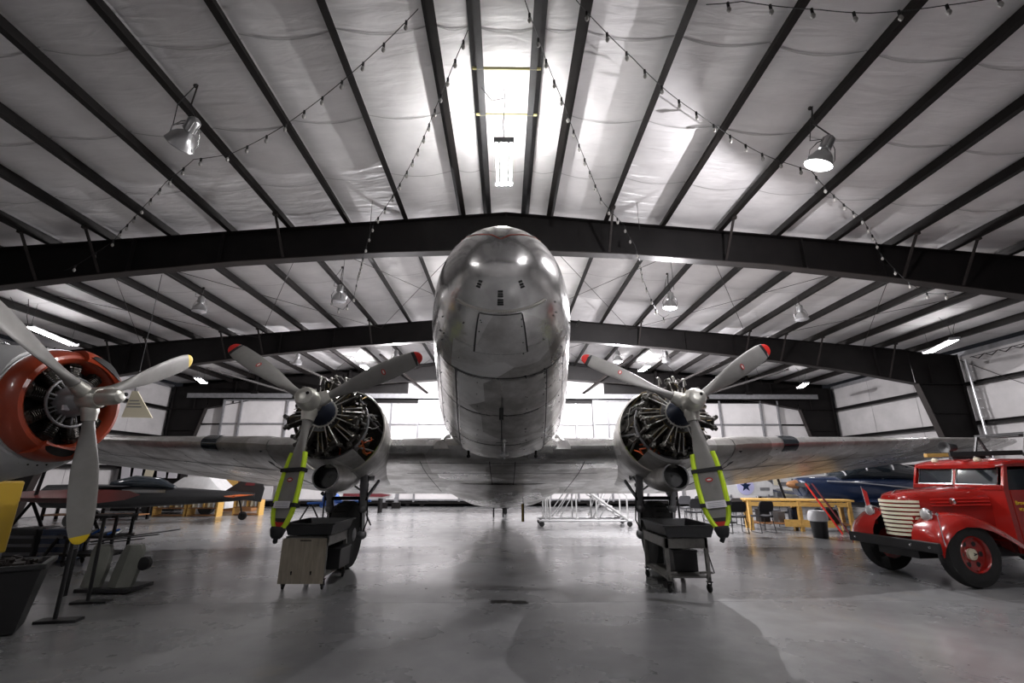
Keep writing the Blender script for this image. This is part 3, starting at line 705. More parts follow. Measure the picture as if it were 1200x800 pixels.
# nose access cover with fasteners, and the bright riveted band above it
def patch(s0, s1, p0, p1, off, n=10, m=8):
    vs = []; fs = []
    for i in range(n + 1):
        for j in range(m + 1): vs.append(fus_pt(lerp(s0, s1, i / n), lerp(p0, p1, j / m), off))
    for i in range(n):
        for j in range(m): a = i * (m + 1) + j; fs.append((a, a + 1, a + m + 2, a + m + 1))
    return MB().add(vs, fs)
H3 = -PI / 2
patch(-2.45, -1.84, H3 - 0.34, H3 + 0.34, 0.004).build('nose_access_cover', M_SKIN2, fus, smooth=True)
for a, b, c, d in ((-2.45, -2.45, -0.34, 0.34), (-1.84, -1.84, -0.34, 0.34)):
    ring_seam(a, 0.006, H3 + c, H3 + d, 14).build('cover_gap', M_JOINT, fus)
for p in (-0.34, 0.34):
    A = [fus_pt(lerp(-2.45, -1.84, k / 8), H3 + p - 0.012, 0.006) for k in range(9)]; C = [fus_pt(lerp(-2.45, -1.84, k / 8), H3 + p + 0.012, 0.006) for k in range(9)]
    ribbon(A, C).build('cover_gap', M_JOINT, fus)
# belly sheets: alternating tone plates under the nose
for (s0, s1, p0, p1, mt) in ((-1.28, -0.28, -0.58, 0.0, M_SKIN2), (-1.28, -0.28, 0.01, 0.58, M_SKIN2), (-0.22, 0.92, -0.58, -0.01, M_SKIN2), (-0.22, 0.92, 0.01, 0.58, M_SKIN2), (0.98, 1.9, -0.6, 0.6, M_SKIN2), (-1.92, -1.36, -0.7, 0.7, M_SKIN2)):
    patch(s0, s1, H3 + p0, H3 + p1, 0.003).build('belly_plate', mt, fus, smooth=True)
def band_pt(t, o=0.006):   # an arc of close-set studs sweeping round the lower nose
    ph = H3 + t * 0.85; s = -2.5 + 0.02 * abs(t) ** 2
    return fus_pt(s, ph, o)
A = [band_pt(-1 + k / 20, 0.004) for k in range(41)]
mb = MB(); mb.tube(A, 0.012, 5); mb.build('nose_band', M_RIVET, fus)
mb = MB()
for k in range(46): mb.ball(band_pt(-1 + k / 22.5, 0.012), 0.011, 6, 4)
tag(mb.build('stud_row', M_RIVET, fus), kind='stuff')
def small_plate(s, ph, w_, l_, m=M_JOINT, nm='vent_grille'):
    for k in range(3):
        patch(s - l_ + k * l_ * 0.75, s - l_ + k * l_ * 0.75 + l_ * 0.5, ph - w_, ph + w_, 0.006, 2, 3).build(nm, m, fus)
for s, ph in ((-2.60, H3 + 0.0), (-2.68, H3 + 0.0), (-2.73, H3 + 0.5), (-2.73, H3 - 0.5)): small_plate(s, ph, 0.05, 0.03)
mb = MB()
for k in range(70):
    s = rnd.uniform(-2.4, 2.0); ph = H3 + rnd.choice([-1, -0.6, 0.6, 1.0, 0.3, -0.3]) * rnd.uniform(0.9, 1.05); mb.ball(fus_pt(s, ph, 0.003), 0.009, 6, 4)
tag(mb.build('fastener', M_JOINT, fus), kind='stuff')
# red and black trim lines round the top of the nose
for off, m_, nm, wd in ((0.0, M_STRIPE_R, 'trim_stripe', 0.016), (0.036, M_JOINT, 'trim_pinstripe', 0.007)):
    for sg in (-1, 1):
        keys = [(0, 0.0, -2.8735), (1, 0.45, -2.8655), (2, 0.72, -2.842), (3, 0.84, -2.79), (4, 0.86, -2.70), (5, 0.82, -2.58), (6, 0.80, -2.42), (7, 0.84, -2.2), (8, 0.92, -1.85), (9, 1.02, -1.4), (10, 1.1, -0.9)]
        A = []; C = []
        for k in range(61):
            t, s = smooth_interp(keys, 10 * k / 60); t2, s2 = smooth_interp(keys, min(10, 10 * k / 60 + 0.05)); q = fus_pt(max(min(s, -0.5), -2.8785), PI / 2 + sg * t, 0.004)
            dn = (fus_pt(max(s2, -2.8785), PI / 2 + sg * t2, 0.004) - q)
            if dn.length < 1e-6: dn = Vector((sg * -1.0, 0, 0))
            dn.normalize(); nr_ = (fus_pt(max(s, -2.8785), PI / 2 + sg * t, 0.05) - q)
            if nr_.length < 1e-6: nr_ = Vector((0, -1, 0))
            side = dn.cross(Vector((0, -0.8, 0.6)) if k < 25 else nr_.normalized()).normalized() * sg
            c_ = q + side * off; A.append(c_ - side * wd * 0.7); C.append(c_ + side * wd * 0.7)
        ribbon(A, C).build(nm, m_, fus)
# cockpit windscreen panes
for sg in (-1, 1):
    for (p0, p1, s0, s1) in ((0.04, 0.42, -1.32, -0.72), (0.47, 0.85, -1.2, -0.62), (0.95, 1.15, -0.55, 0.0)):
        patch(s0, s1, PI / 2 + sg * p0, PI / 2 + sg * p1, 0.008, 4, 4).build('windscreen_pane', M_GLASSD, fus, smooth=True)
for sg in (-1, 1):
    for k in range(7):
        s = 1.6 + k * 1.05; a = 0.28; p = 0 if sg > 0 else PI
        patch(s, s + 0.45, p + sg * 0.1, p + sg * 0.36, 0.006, 3, 3).build('cabin_window', M_GLASSD, fus)
# antenna mast and pitot under the belly
mb = MB(); p = fus_pt(-0.5, H3); q = fus_pt(0.95, H3)
mb.tube([p + Vector((0, 0, 0)), p + Vector((0, -0.02, -0.16))], 0.03, 8); mb.tube([p + Vector((0, -0.02, -0.14)), q + Vector((0, 0, -0.1))], 0.007, 6)
mb.build('antenna_wire', M_WIRE, fus)
mb = MB(); p = fus_pt(0.62, H3 + 0.02, 0.05); q = fus_pt(1.55, H3 + 0.02, 0.05)
mb.tube([p, q], 0.014, 8); mb.ball(p.lerp(q, 0.75), 0.055, 10, 6, (1.3, 1, 0.9)); mb.ball(p, 0.03); mb.build('antenna_mast', M_ALU, fus, smooth=True)
for sg in (-1, 1):
    mb = MB(); a = fus_pt(0.75, H3, 0.03); b_ = fus_pt(1.35, H3 + sg * 0.75, 0.02); mb.tube([a, a.lerp(b_, 0.5) + Vector((0, 0, -0.02)), b_], 0.006, 5); mb.build('antenna_wire', M_WIRE, fus)
    mb = MB(); c = fus_pt(1.75, H3 + sg * 0.48, 0.0); mb.tube([c, c - Vector((0, 0, 0.09))], 0.022, 8); mb.ball(c - Vector((0, 0, 0.1)), 0.035); mb.build('drain_mast', M_STEEL, fus)
mb = MB(); c = fus_pt(-1.3, 0.0, 0.0); mb.tube([c, c + Vector((0.1, -0.02, -0.03))], 0.012, 6); mb.tube([c + Vector((0.1, -0.1, -0.03)), c + Vector((0.1, 0.12, -0.03))], 0.012, 6); mb.build('pitot_probe', M_STEEL, fus)

# ---- wings
def airfoil(n=14):
    pts = []
    for i in range(n + 1):
        t = 0.5 * (1 - math.cos(PI * i / n)); yt = 5 * (0.2969 * math.sqrt(t) - 0.126 * t - 0.3516 * t * t + 0.2843 * t ** 3 - 0.1036 * t ** 4)
        pts.append((t, yt))
    up = [(t, y + 0.02 * 4 * t * (1 - t) / 0.15 * 0.15) for t, y in pts]
    lo = [(t, -y) for t, y in pts][::-1]
    return [(t, y, 1) for t, y in pts] + [(t, y, -1) for t, y in lo[1:-1]]
AF = airfoil()
INC = math.radians(2.0)
def wing_ring(x, sle, ule, chord, thick):
    r = []
    for t, y, side in AF:
        yy = y * thick + 0.022 * 4 * t * (1 - t)
        if side < 0: yy = y * thick * 0.85 + 0.022 * 4 * t * (1 - t)
        s = t * chord; u = yy * chord
        r.append(B(x, sle + s * math.cos(INC) + u * math.sin(INC), ule + u * math.cos(INC) - s * math.sin(INC)))
    return r
WT = [  # |x|, LE s, LE u, chord, thickness
    (0.0, 2.05, -0.08, 4.3, 0.15), (4.4, 2.05, -0.06, 4.3, 0.15), (4.7, 2.1, -0.02, 4.25, 0.15), (8.0, 3.1, 0.32, 3.2, 0.13), (10.5, 3.9, 0.58, 2.35, 0.11), (12.3, 4.5, 0.77, 1.75, 0.1),
    (13.1, 4.86, 0.85, 1.35, 0.09), (13.5, 5.2, 0.90, 0.85, 0.08), (13.7, 5.5, 0.91, 0.3, 0.07)]
def wing_at(x): return interp(WT, abs(x))
for nm, xs in (('centre_wing', [-4.4, -3.2, -1.6, 0, 1.6, 3.2, 4.4]),):
    mb = MB(); mb.loft([wing_ring(x, *wing_at(x)) for x in xs]); mb.build(nm, M_WINGSKIN, AIR, smooth=True)
for sg in (-1, 1):
    xs = [4.42, 4.7, 5.5, 6.4, 7.2, 8, 9, 10, 10.5, 11.4, 12.3, 12.7, 13.1, 13.3, 13.5, 13.62, 13.7]
    mb = MB(); mb.loft([wing_ring(sg * x, *wing_at(x)) for x in xs]); wg = mb.build('outer_wing', M_WINGSKIN, AIR, smooth=True)
    # attach-joint band, aileron and flap gaps, rib joints
    def wing_line(x, t0, t1, wdt, side=-1):
        sle, ule, ch, th = wing_at(x); r = []
        for dx in (-wdt, wdt):
            rr = []
            for k in range(9):
                t = lerp(t0, t1, k / 8); yt = 5 * (0.2969 * math.sqrt(t) - 0.126 * t - 0.3516 * t * t + 0.2843 * t ** 3 - 0.1036 * t ** 4)
                yy = (yt * th * (1 if side > 0 else -0.85)) + 0.022 * 4 * t * (1 - t); s = t * ch; u = yy * ch + side * 0.004
                rr.append(B(sg * (x + dx), sle + s * math.cos(INC) + u * math.sin(INC), ule + u * math.cos(INC) - s * math.sin(INC)))
            r.append(rr)
        return ribbon(r[0], r[1])
    for x in (4.55, 5.4, 6.6, 7.8, 9.0, 10.2, 11.4, 12.6): wing_line(x, 0.02, 0.98, 0.008 if x > 4.6 else 0.03).build('rib_joint', M_JOINT, wg)
    for tt in (0.28, 0.7):
        A = []; C = []
        for k in range(13):
            x = lerp(4.6, 12.6, k / 12); sle, ule, ch, th = wing_at(x)
            for t, lst in ((tt, A), (tt + 0.012, C)):
                yt = 5 * (0.2969 * math.sqrt(t) - 0.126 * t - 0.3516 * t * t + 0.2843 * t ** 3 - 0.1036 * t ** 4); yy = -yt * th * 0.85 + 0.022 * 4 * t * (1 - t); s = t * ch; u = yy * ch - 0.004
                lst.append(B(sg * x, sle + s * math.cos(INC) + u * math.sin(INC), ule + u * math.cos(INC) - s * math.sin(INC)))
        ribbon(A, C).build('spar_joint', M_JOINT, wg)
    # dark landing light set in the leading edge
    def le_patch(xa, xb, m_, nm, tmax=0.035, off=0.006):
        rr = []
        for x in [lerp(xa, xb, k / 4) for k in range(5)]:
            sle, ule, ch, th = wing_at(x); r = []
            for k in range(-6, 7):
                t = tmax * (abs(k) / 6) ** 2; yt = 5 * (0.2969 * math.sqrt(t) - 0.126 * t - 0.3516 * t * t); side = 1 if k > 0 else -0.85
                yy = yt * th * side + 0.022 * 4 * t * (1 - t); s = t * ch - off; u = yy * ch * 1.0 + math.copysign(off, k) * (abs(k) / 6)
                r.append(B(sg * x, sle + s, ule + u))
            rr.append(r)
        m = MB(); n = 13; m.add([p for r in rr for p in r], [(i * n + j, i * n + j + 1, i * n + n + j + 1, i * n + n + j) for i in range(4) for j in range(n - 1)])
        return m.build(nm, m_, wg, smooth=True)
    le_patch(5.55, 5.92, M_GLASSD, 'landing_light', 0.06)
# centre wing joints under the belly
def cw_pt(x, t, off=0.004):
    sle, ule, ch, th = wing_at(x); yt = 5 * (0.2969 * math.sqrt(t) - 0.126 * t - 0.3516 * t * t + 0.2843 * t ** 3 - 0.1036 * t ** 4)
    yy = -yt * th * 0.85 + 0.022 * 4 * t * (1 - t); s = t * ch; u = yy * ch - off
    return B(x, sle + s * math.cos(INC) + u * math.sin(INC), ule + u * math.cos(INC) - s * math.sin(INC))
for t in (0.12, 0.3, 0.52, 0.72):
    for sg in (-1, 1):
        ribbon([cw_pt(sg * x, t) for x in (0.02, 1, 2)], [cw_pt(sg * x, t + 0.006) for x in (0.02, 1, 2)]).build('wing_joint', M_JOINT, AIR)
for x in (-1.6, -0.25, 0.25, 1.6): ribbon([cw_pt(x - 0.008, k / 10) for k in range(1, 10)], [cw_pt(x + 0.008, k / 10) for k in range(1, 10)]).build('wing_joint', M_JOINT, AIR)
# fillet between the fuselage and the wing
for sg in (-1, 1):
    rr = []
    for s_ in (2.05, 2.15, 2.4, 3.0, 3.8, 4.8, 5.8, 6.6):
        g = min(1, max(0.0, (s_ - 2.05) / 0.8)); rr.append([B(sg * 1.12, s_, 0.05 + 0.38 * g), B(sg * (1.2 + 0.03 * g), s_, 0.02 + 0.24 * g), B(sg * (1.24 + 0.12 * g), s_, 0.0 + 0.14 * g), B(sg * (1.28 + 0.3 * g), s_, -0.06 + 0.1 * g), B(sg * (1.28 + 0.25 * g), s_, -0.14), B(sg * 1.0, s_, -0.14)])
    MB().loft(rr).build('wing_fillet', M_SKIN2, AIR, smooth=True)
# belly fairing aft of the wing
rr = []
for s_, wd, dp in ((4.6, 1.9, 0.30), (5.6, 1.75, 0.37), (6.6, 1.5, 0.41), (7.6, 1.25, 0.38), (9.2, 0.9, 0.15)):
    rr.append([B(wd * math.copysign(abs(math.cos(a)) ** 0.8, math.cos(a)), s_, -0.02 + dp * math.sin(a)) for a in [PI + PI * k / 20 for k in range(21)]])
MB().loft(rr, closed=False).build('belly_fairing', M_WINGSKIN, AIR, smooth=True)
# tailplane, fin, tail wheel
for sg in (-1, 1):
    mb = MB(); rr = []
    for x, sl, ch in ((0.2, 13.6, 2.3), (2.5, 14.2, 1.6), (3.8, 14.7, 1.0), (4.1, 15.2, 0.3)):
        rr.append([B(sg * x, sl + t * ch, 1.55 + y * 0.1 * ch * side) for t, y, side in AF])
    mb.loft(rr); mb.build('tailplane', M_WINGSKIN, AIR, smooth=True)
mb = MB(); rr = []
for u, sl, ch in ((1.9, 12.4, 3.9), (3.0, 13.9, 2.7), (4.2, 14.6, 1.9), (4.6, 15.1, 1.0)):
    rr.append([B(y * 0.09 * ch * side, sl + t * ch, u) for t, y, side in AF])
mb.loft(rr); mb.build('fin', M_WINGSKIN, AIR, smooth=True)
tw = B(0, 13.9, 0.6)
mb = MB(); mb.lathe([(0.1, -0.09), (0.2, -0.08), (0.22, 0), (0.2, 0.08), (0.1, 0.09)], (0, tw.y, 0.22), (1, 0, 0), 18); TWH = mb.build('tail_wheel', M_RUBBER, AIR, smooth=True)
mb = MB(); mb.bar((0.12, tw.y, 0.22), (0.12, tw.y - 0.1, 0.9), 0.04, 0.06); mb.bar((-0.12, tw.y, 0.22), (-0.12, tw.y - 0.1, 0.9), 0.04, 0.06); mb.tube([(0, tw.y - 0.1, 0.5), (0, tw.y - 0.1, 1.3)], 0.07, 10); mb.build('tail_wheel_fork', M_STEEL, AIR)

# ---- propellers
def blade_mesh(R=1.75, r0=0.14, r1=1.66, wmax=0.30, pitch0=42, pitch1=12, tip=False, mirror=1):
    """blade along +Z from the origin, shaft axis = -Y (towards the viewer)"""
    tab = [(0.14, 0.075, 0.15), (0.28, 0.07, 0.14), (0.42, 0.115, 0.1), (0.6, 0.21, 0.065), (0.85, 0.285, 0.05), (1.1, 0.315, 0.04), (1.35, 0.315, 0.032), (1.55, 0.285, 0.026), (1.66, 0.235, 0.022), (1.72, 0.17, 0.018), (1.745, 0.10, 0.012), (1.755, 0.03, 0.008)]
    k_ = R / 1.755
    rs = [r for r in [0.14, 0.2, 0.28, 0.34, 0.42, 0.5, 0.6, 0.72, 0.85, 1.0, 1.15, 1.3, 1.45, 1.55, r1]] if not tip else [r1, 1.70, 1.725, 1.745, 1.755]
    rings = []
    for r in rs:
        c, t = interp(tab, r); c *= wmax / 0.315
        f = min(1, max(0, (r - 0.2) / 0.35)); p = math.radians(lerp(pitch0, pitch1, min(1, max(0, (r - 0.3) / 1.45)) ** 0.7)); ring = []
        for j in range(16):
            a = 2 * PI * j / 16; ex = math.cos(a) * c * (0.5 if f >= 1 else lerp(0.95, 0.5, f)); ey = math.sin(a) * t * 0.5 * (1 - 0.35 * f * (math.cos(a)))
            ring.append(Vector((mirror * (ex * math.cos(p) - ey * math.sin(p)), ex * math.sin(p) + ey * math.cos(p), r * k_)))
        rings.append(ring)
    return rings
def propeller(parent, T, angs, tipmat, mirror=1, R=1.75, name='propeller', dome=0.34, wmax=0.3, band=True):
    """T maps prop frame (shaft = -Y) to world"""
    mb = MB(); mb.T = T
    mb.lathe([(0.11, 0.14), (0.13, 0.1), (0.14, 0.0), (0.13, -0.08), (0.11, -0.10)], (0, 0, 0), (0, -1, 0), 20)
    dr = 0.16 if R > 1.72 else 0.1; mb2 = [(0.122, 0.08), (dr + 0.005, 0.1), (dr, 0.13), (dr, dome - 0.14), (dr * 0.93, dome - 0.07), (dr * 0.75, dome - 0.02), (dr * 0.42, dome), (0.03, dome + 0.001)]
    mb.lathe(mb2, (0, 0, 0), (0, -1, 0), 22)
    hub = mb.build(name, M_HUB, parent, smooth=True)
    mb = MB(); mb.T = T; mb.lathe([(0.024, dome - 0.03), (0.024, dome + 0.004)], (0.055, 0, 0.03), (0, -1, 0), 10); mb.build('dome_plug', M_STEEL, hub)
    for a in angs:
        Ta = T @ Matrix.Rotation(-(a - PI / 2), 4, 'Y')
        mb = MB(); mb.T = Ta; cs = 1.0 if R > 1.72 else 0.82; mb.lathe([(0.105 * cs, 0.08), (0.115 * cs, 0.16), (0.1 * cs, 0.2), (0.09 * cs, 0.27)], (0, 0, 0), (0, 0, 1), 16); mb.mi = 0
        mb.build('blade_clamp', M_HUB, hub, smooth=True)
        mb = MB(); mb.T = Ta; mb.loft(blade_mesh(R, tip=False, mirror=mirror, wmax=wmax)); bl = mb.build('blade', M_BLADE, hub, smooth=True)
        mb = MB(); mb.T = Ta; mb.loft(blade_mesh(R, tip=True, mirror=mirror, wmax=wmax)); mb.build('blade_tip', tipmat, hub, smooth=True)
        if band:
            rs = blade_mesh(R, tip=False, mirror=mirror, wmax=wmax, r1=1.665)[-2:]; c0 = rs[1]; c1 = [p * 1.0 for p in rs[1]]
            k = R / 1.755; ring0 = [Vector((p.x * 1.03, p.y * 1.08, 1.615 * k)) for p in c0]; ring1 = [Vector((p.x * 1.01, p.y * 1.05, 1.665 * k)) for p in c0]
            ring0 = [Vector((p.x * 1.09, p.y * 1.1, p.z)) for p in ring0]
            mb = MB(); mb.T = Ta; mb.loft([ring0, ring1], cap=False); mb.build('tip_band', M_BLACK, hub)
            # small maker's decal half way out and a faint data stamp nearer the root
            mb = MB(); mb.T = Ta
            rr = 1.12 * k; pz = blade_mesh(R, mirror=mirror, wmax=wmax); p = math.radians(lerp(42, 12, ((1.12 - 0.3) / 1.45) ** 0.7))
            nrm = Vector((mirror * math.sin(p), -math.cos(p), 0)); cx = Vector((mirror * math.cos(p), math.sin(p), 0)); c = Vector((0, 0, rr)) + nrm * 0.026
            mb.add([c + cx * (0.05 * math.cos(q)) + Vector((0, 0, 0.03 * math.sin(q))) for q in [2 * PI * i / 14 for i in range(14)]], [tuple(range(14))]); mb.mi = 1
            c2 = c + nrm * 0.002
            mb.add([c2 + cx * (0.032 * math.cos(q)) + Vector((0, 0, 0.012 * math.sin(q))) for q in [2 * PI * i / 10 for i in range(10)]], [tuple(range(10))])
            mb.build('blade_decal', [M_DECALR, M_DECALW], hub)
    return hub

def engine(parent, X, sg):
    """two-row radial engine without its cowling"""
    T0 = Matrix.Translation((X, 0, 0)) @ MBODY
    E = MB(); E.T = T0
    E.lathe([(0.12, 0.12), (0.15, 0.16), (0.17, 0.24), (0.20, 0.32), (0.215, 0.40), (0.215, 0.46)], (0, 0, 0), (0, 1, 0), 24)
    eng = E.build('engine', M_NOSECASE, parent, smooth=True)
    E = MB(); E.T = T0; E.lathe([(0.30, 0.44), (0.31, 0.5), (0.30, 0.9), (0.36, 0.95), (0.40, 1.08), (0.34, 1.3), (0.2, 1.45)], (0, 0, 0), (0, 1, 0), 24)
    E.build('crankcase', M_ENGBLK, eng, smooth=True)
    E = MB(); E.T = T0
    E.lathe([(0.22, 0.415), (0.235, 0.42), (0.235, 0.44), (0.22, 0.445)], (0, 0, 0), (0, 1, 0), 24)
    for k in range(14):
        a = 2 * PI * k / 14; E.lathe([(0.014, 0.38), (0.014, 0.42)], (0.20 * math.cos(a), 0, 0.20 * math.sin(a)), (0, 1, 0), 6)
    E.build('nose_flange', M_PUSH, eng)
    # one cylinder prototype (local +Z outwards), copied 14 times
    def cyl_data():
        m = MB(); prof = [(0.07, 0.27)]
        for k in range(13):
            z = 0.29 + k * 0.0165; r = 0.088 if k < 8 else 0.105; prof += [(r, z), (r, z + 0.006), (0.076, z + 0.0065), (0.076, z + 0.016)]
        prof += [(0.1, 0.515), (0.095, 0.54), (0.05, 0.56)]
        m.lathe(prof, (0, 0, 0), (0, 0, 1), 14); m.mi = 1
        for sx in (-1, 1):
            m.box((sx * 0.07, 0.0, 0.555), (0.06, 0.1, 0.075), Matrix.Rotation(sx * 0.5, 3, 'Y')); m.lathe([(0.03, 0.0), (0.034, 0.02), (0.02, 0.035)], (sx * 0.095, -0.03, 0.585), (sx * 0.5, -0.2, 0.8), 8)
        m.mi = 2; m.tube([(0.0, -0.09, 0.5), (0.02, -0.13, 0.47), (0.03, -0.12, 0.42)], 0.008, 5)
        me = m.build('cylinder', [M_CYL, M_ROCKER, M_BRASS], None, smooth=False); return me
    proto = cyl_data()
    for row, s0, ph in ((0, 0.53, PI / 2), (1, 0.76, PI / 2 + PI / 7)):
        for k in range(7):
            a = ph + 2 * PI * k / 7
            o = proto.copy(); COL.objects.link(o); o.parent = eng
            Mx = T0 @ Matrix.Translation((0, s0, 0)) @ Matrix.Rotation(-(a - PI / 2), 4, 'Y')
            o.matrix_parent_inverse = Matrix.Identity(4)
            o.matrix_local = Matrix.Translation(-WL(eng)) @ Mx
            # two pushrod tubes per cylinder out of the nose case
            for d in (-1, 1):
                a2 = a + d * 0.1; m = MB(); m.T = T0; r0, r1 = 0.22, 0.56
                s1 = s0 - 0.06 if row == 0 else s0 - 0.1
                aa = a + d * (0.12 if row == 0 else 0.07)
                m.tube([(r0 * math.cos(a2), 0.43, r0 * math.sin(a2)), (r1 * math.cos(aa), s1, r1 * math.sin(aa))], 0.0095, 7)
                m.build('pushrod_tube', M_PUSH, eng)
    bpy.data.objects.remove(proto)
    # exhaust collector, intake pipes, ignition ring, oil lines, wiring
    m = MB(); m.T = T0; m.tube([(0.5 * math.cos(a), 1.05, 0.5 * math.sin(a)) for a in [2 * PI * k / 28 for k in range(29)]], 0.06, 10, cap=False); m.build('exhaust_collector', M_CYL, eng, smooth=True)
    for k in range(14):
        a = PI / 2 + PI * k / 7; m = MB(); m.T = T0
        m.tube([(0.52 * math.cos(a + .1), 0.72, 0.52 * math.sin(a + .1)), (0.56 * math.cos(a + .13), 0.86, 0.56 * math.sin(a + .13)), (0.5 * math.cos(a + .12), 1.0, 0.5 * math.sin(a + .12))], 0.03, 8); m.build('exhaust_stub', M_CYL, eng, smooth=True)
        m = MB(); m.T = T0
        m.tube([(0.36 * math.cos(a - .1), 1.0, 0.36 * math.sin(a - .1)), (0.42 * math.cos(a - .12), 0.85, 0.42 * math.sin(a - .12)), (0.5 * math.cos(a - .1), 0.74, 0.5 * math.sin(a - .1))], 0.024, 7); m.build('intake_pipe', M_ENGBLK, eng, smooth=True)
    m = MB(); m.T = T0; m.tube([(0.30 * math.cos(a), 0.46, 0.30 * math.sin(a)) for a in [2 * PI * k / 24 for k in range(25)]], 0.009, 6, cap=False)
    for k in range(14):
        a = PI * k / 7 + 0.2; m.tube([(0.30 * math.cos(a), 0.46, 0.30 * math.sin(a)), (0.4 * math.cos(a + .05), 0.44, 0.4 * math.sin(a + .05)), (0.5 * math.cos(a + .08), 0.52, 0.5 * math.sin(a + .08))], 0.005, 5)
    m.build('ignition_harness', M_BRASS, eng)
    r_ = random.Random(11 if sg > 0 else 12)
    for nm, mt, cnt, rad in (('oil_line', M_BRASS, 12, 0.012), ('hose', M_ENGBLK, 16, 0.02), ('control_cable', M_PUSH, 12, 0.007), ('wire_bundle', M_ORANGEW, 6, 0.012), ('oil_pipe', M_COPPER, 4, 0.016), ('fuel_line', M_ROCKER, 10, 0.014)):
        for k in range(cnt):
            a = r_.uniform(0, 2 * PI) if nm not in ('wire_bundle', 'oil_pipe') else (-PI / 2 + (-sg) * r_.uniform(0.35, 1.1))
            pts = []; rr0 = r_.uniform(0.34, 0.62); s = r_.uniform(0.9, 1.1)
            for q in range(5):
                pts.append((rr0 * math.cos(a), s, rr0 * math.sin(a))); s += r_.uniform(0.04, 0.16); a += r_.uniform(-0.14, 0.2); rr0 = min(0.68, max(0.3, rr0 + r_.uniform(-0.09, 0.09)))
            m = MB(); m.T = T0; m.tube(pts, rad, 6); m.build(nm, mt, eng, smooth=True)
    for k in range(8):     # accessories and fittings
        a = r_.uniform(0, 2 * PI); m = MB(); m.T = T0; c = (r_.uniform(.36, .5) * math.cos(a), r_.uniform(1.1, 1.35), r_.uniform(.36, .5) * math.sin(a))
        m.lathe([(0.05, -0.08), (0.07, -0.06), (0.07, 0.06), (0.04, 0.09)], c, (math.cos(a), 0.3, math.sin(a)), 10); m.build('accessory', r_.choice([M_ENGBLK, M_ROCKER, M_GREYSTEEL]), eng, smooth=True)
    for k in range(6):     # mount tubes
        for d in (-1, 1):
            a = PI / 3 * k + 0.3; m = MB(); m.T = T0; m.tube([(0.55 * math.cos(a), 1.02, 0.55 * math.sin(a)), (0.66 * math.cos(a + d * 0.26), 1.62, 0.66 * math.sin(a + d * 0.26))], 0.018, 7); m.build('mount_tube', M_GREYSTEEL, eng)
    m = MB(); m.T = T0; m.tube([(0.56 * math.cos(a), 1.02, 0.56 * math.sin(a)) for a in [2 * PI * k / 28 for k in range(29)]], 0.022, 8, cap=False); m.build('mount_ring', M_GREYSTEEL, eng)
    # things standing proud on the top cylinders
    for k, (dx, du) in enumerate(((-0.2, 0.64), (0.05, 0.66), (0.22, 0.62), (-0.02, 0.62))):
        m = MB(); m.T = T0; m.tube([(dx, 0.6, du - 0.1), (dx + 0.01, 0.58, du + 0.03), (dx + 0.05, 0.66, du + 0.05), (dx + 0.1, 0.75, du)], 0.014, 6); m.ball((dx, 0.58, du + 0.03), 0.025); m.build('spark_lead', M_PUSH, eng)
    return eng

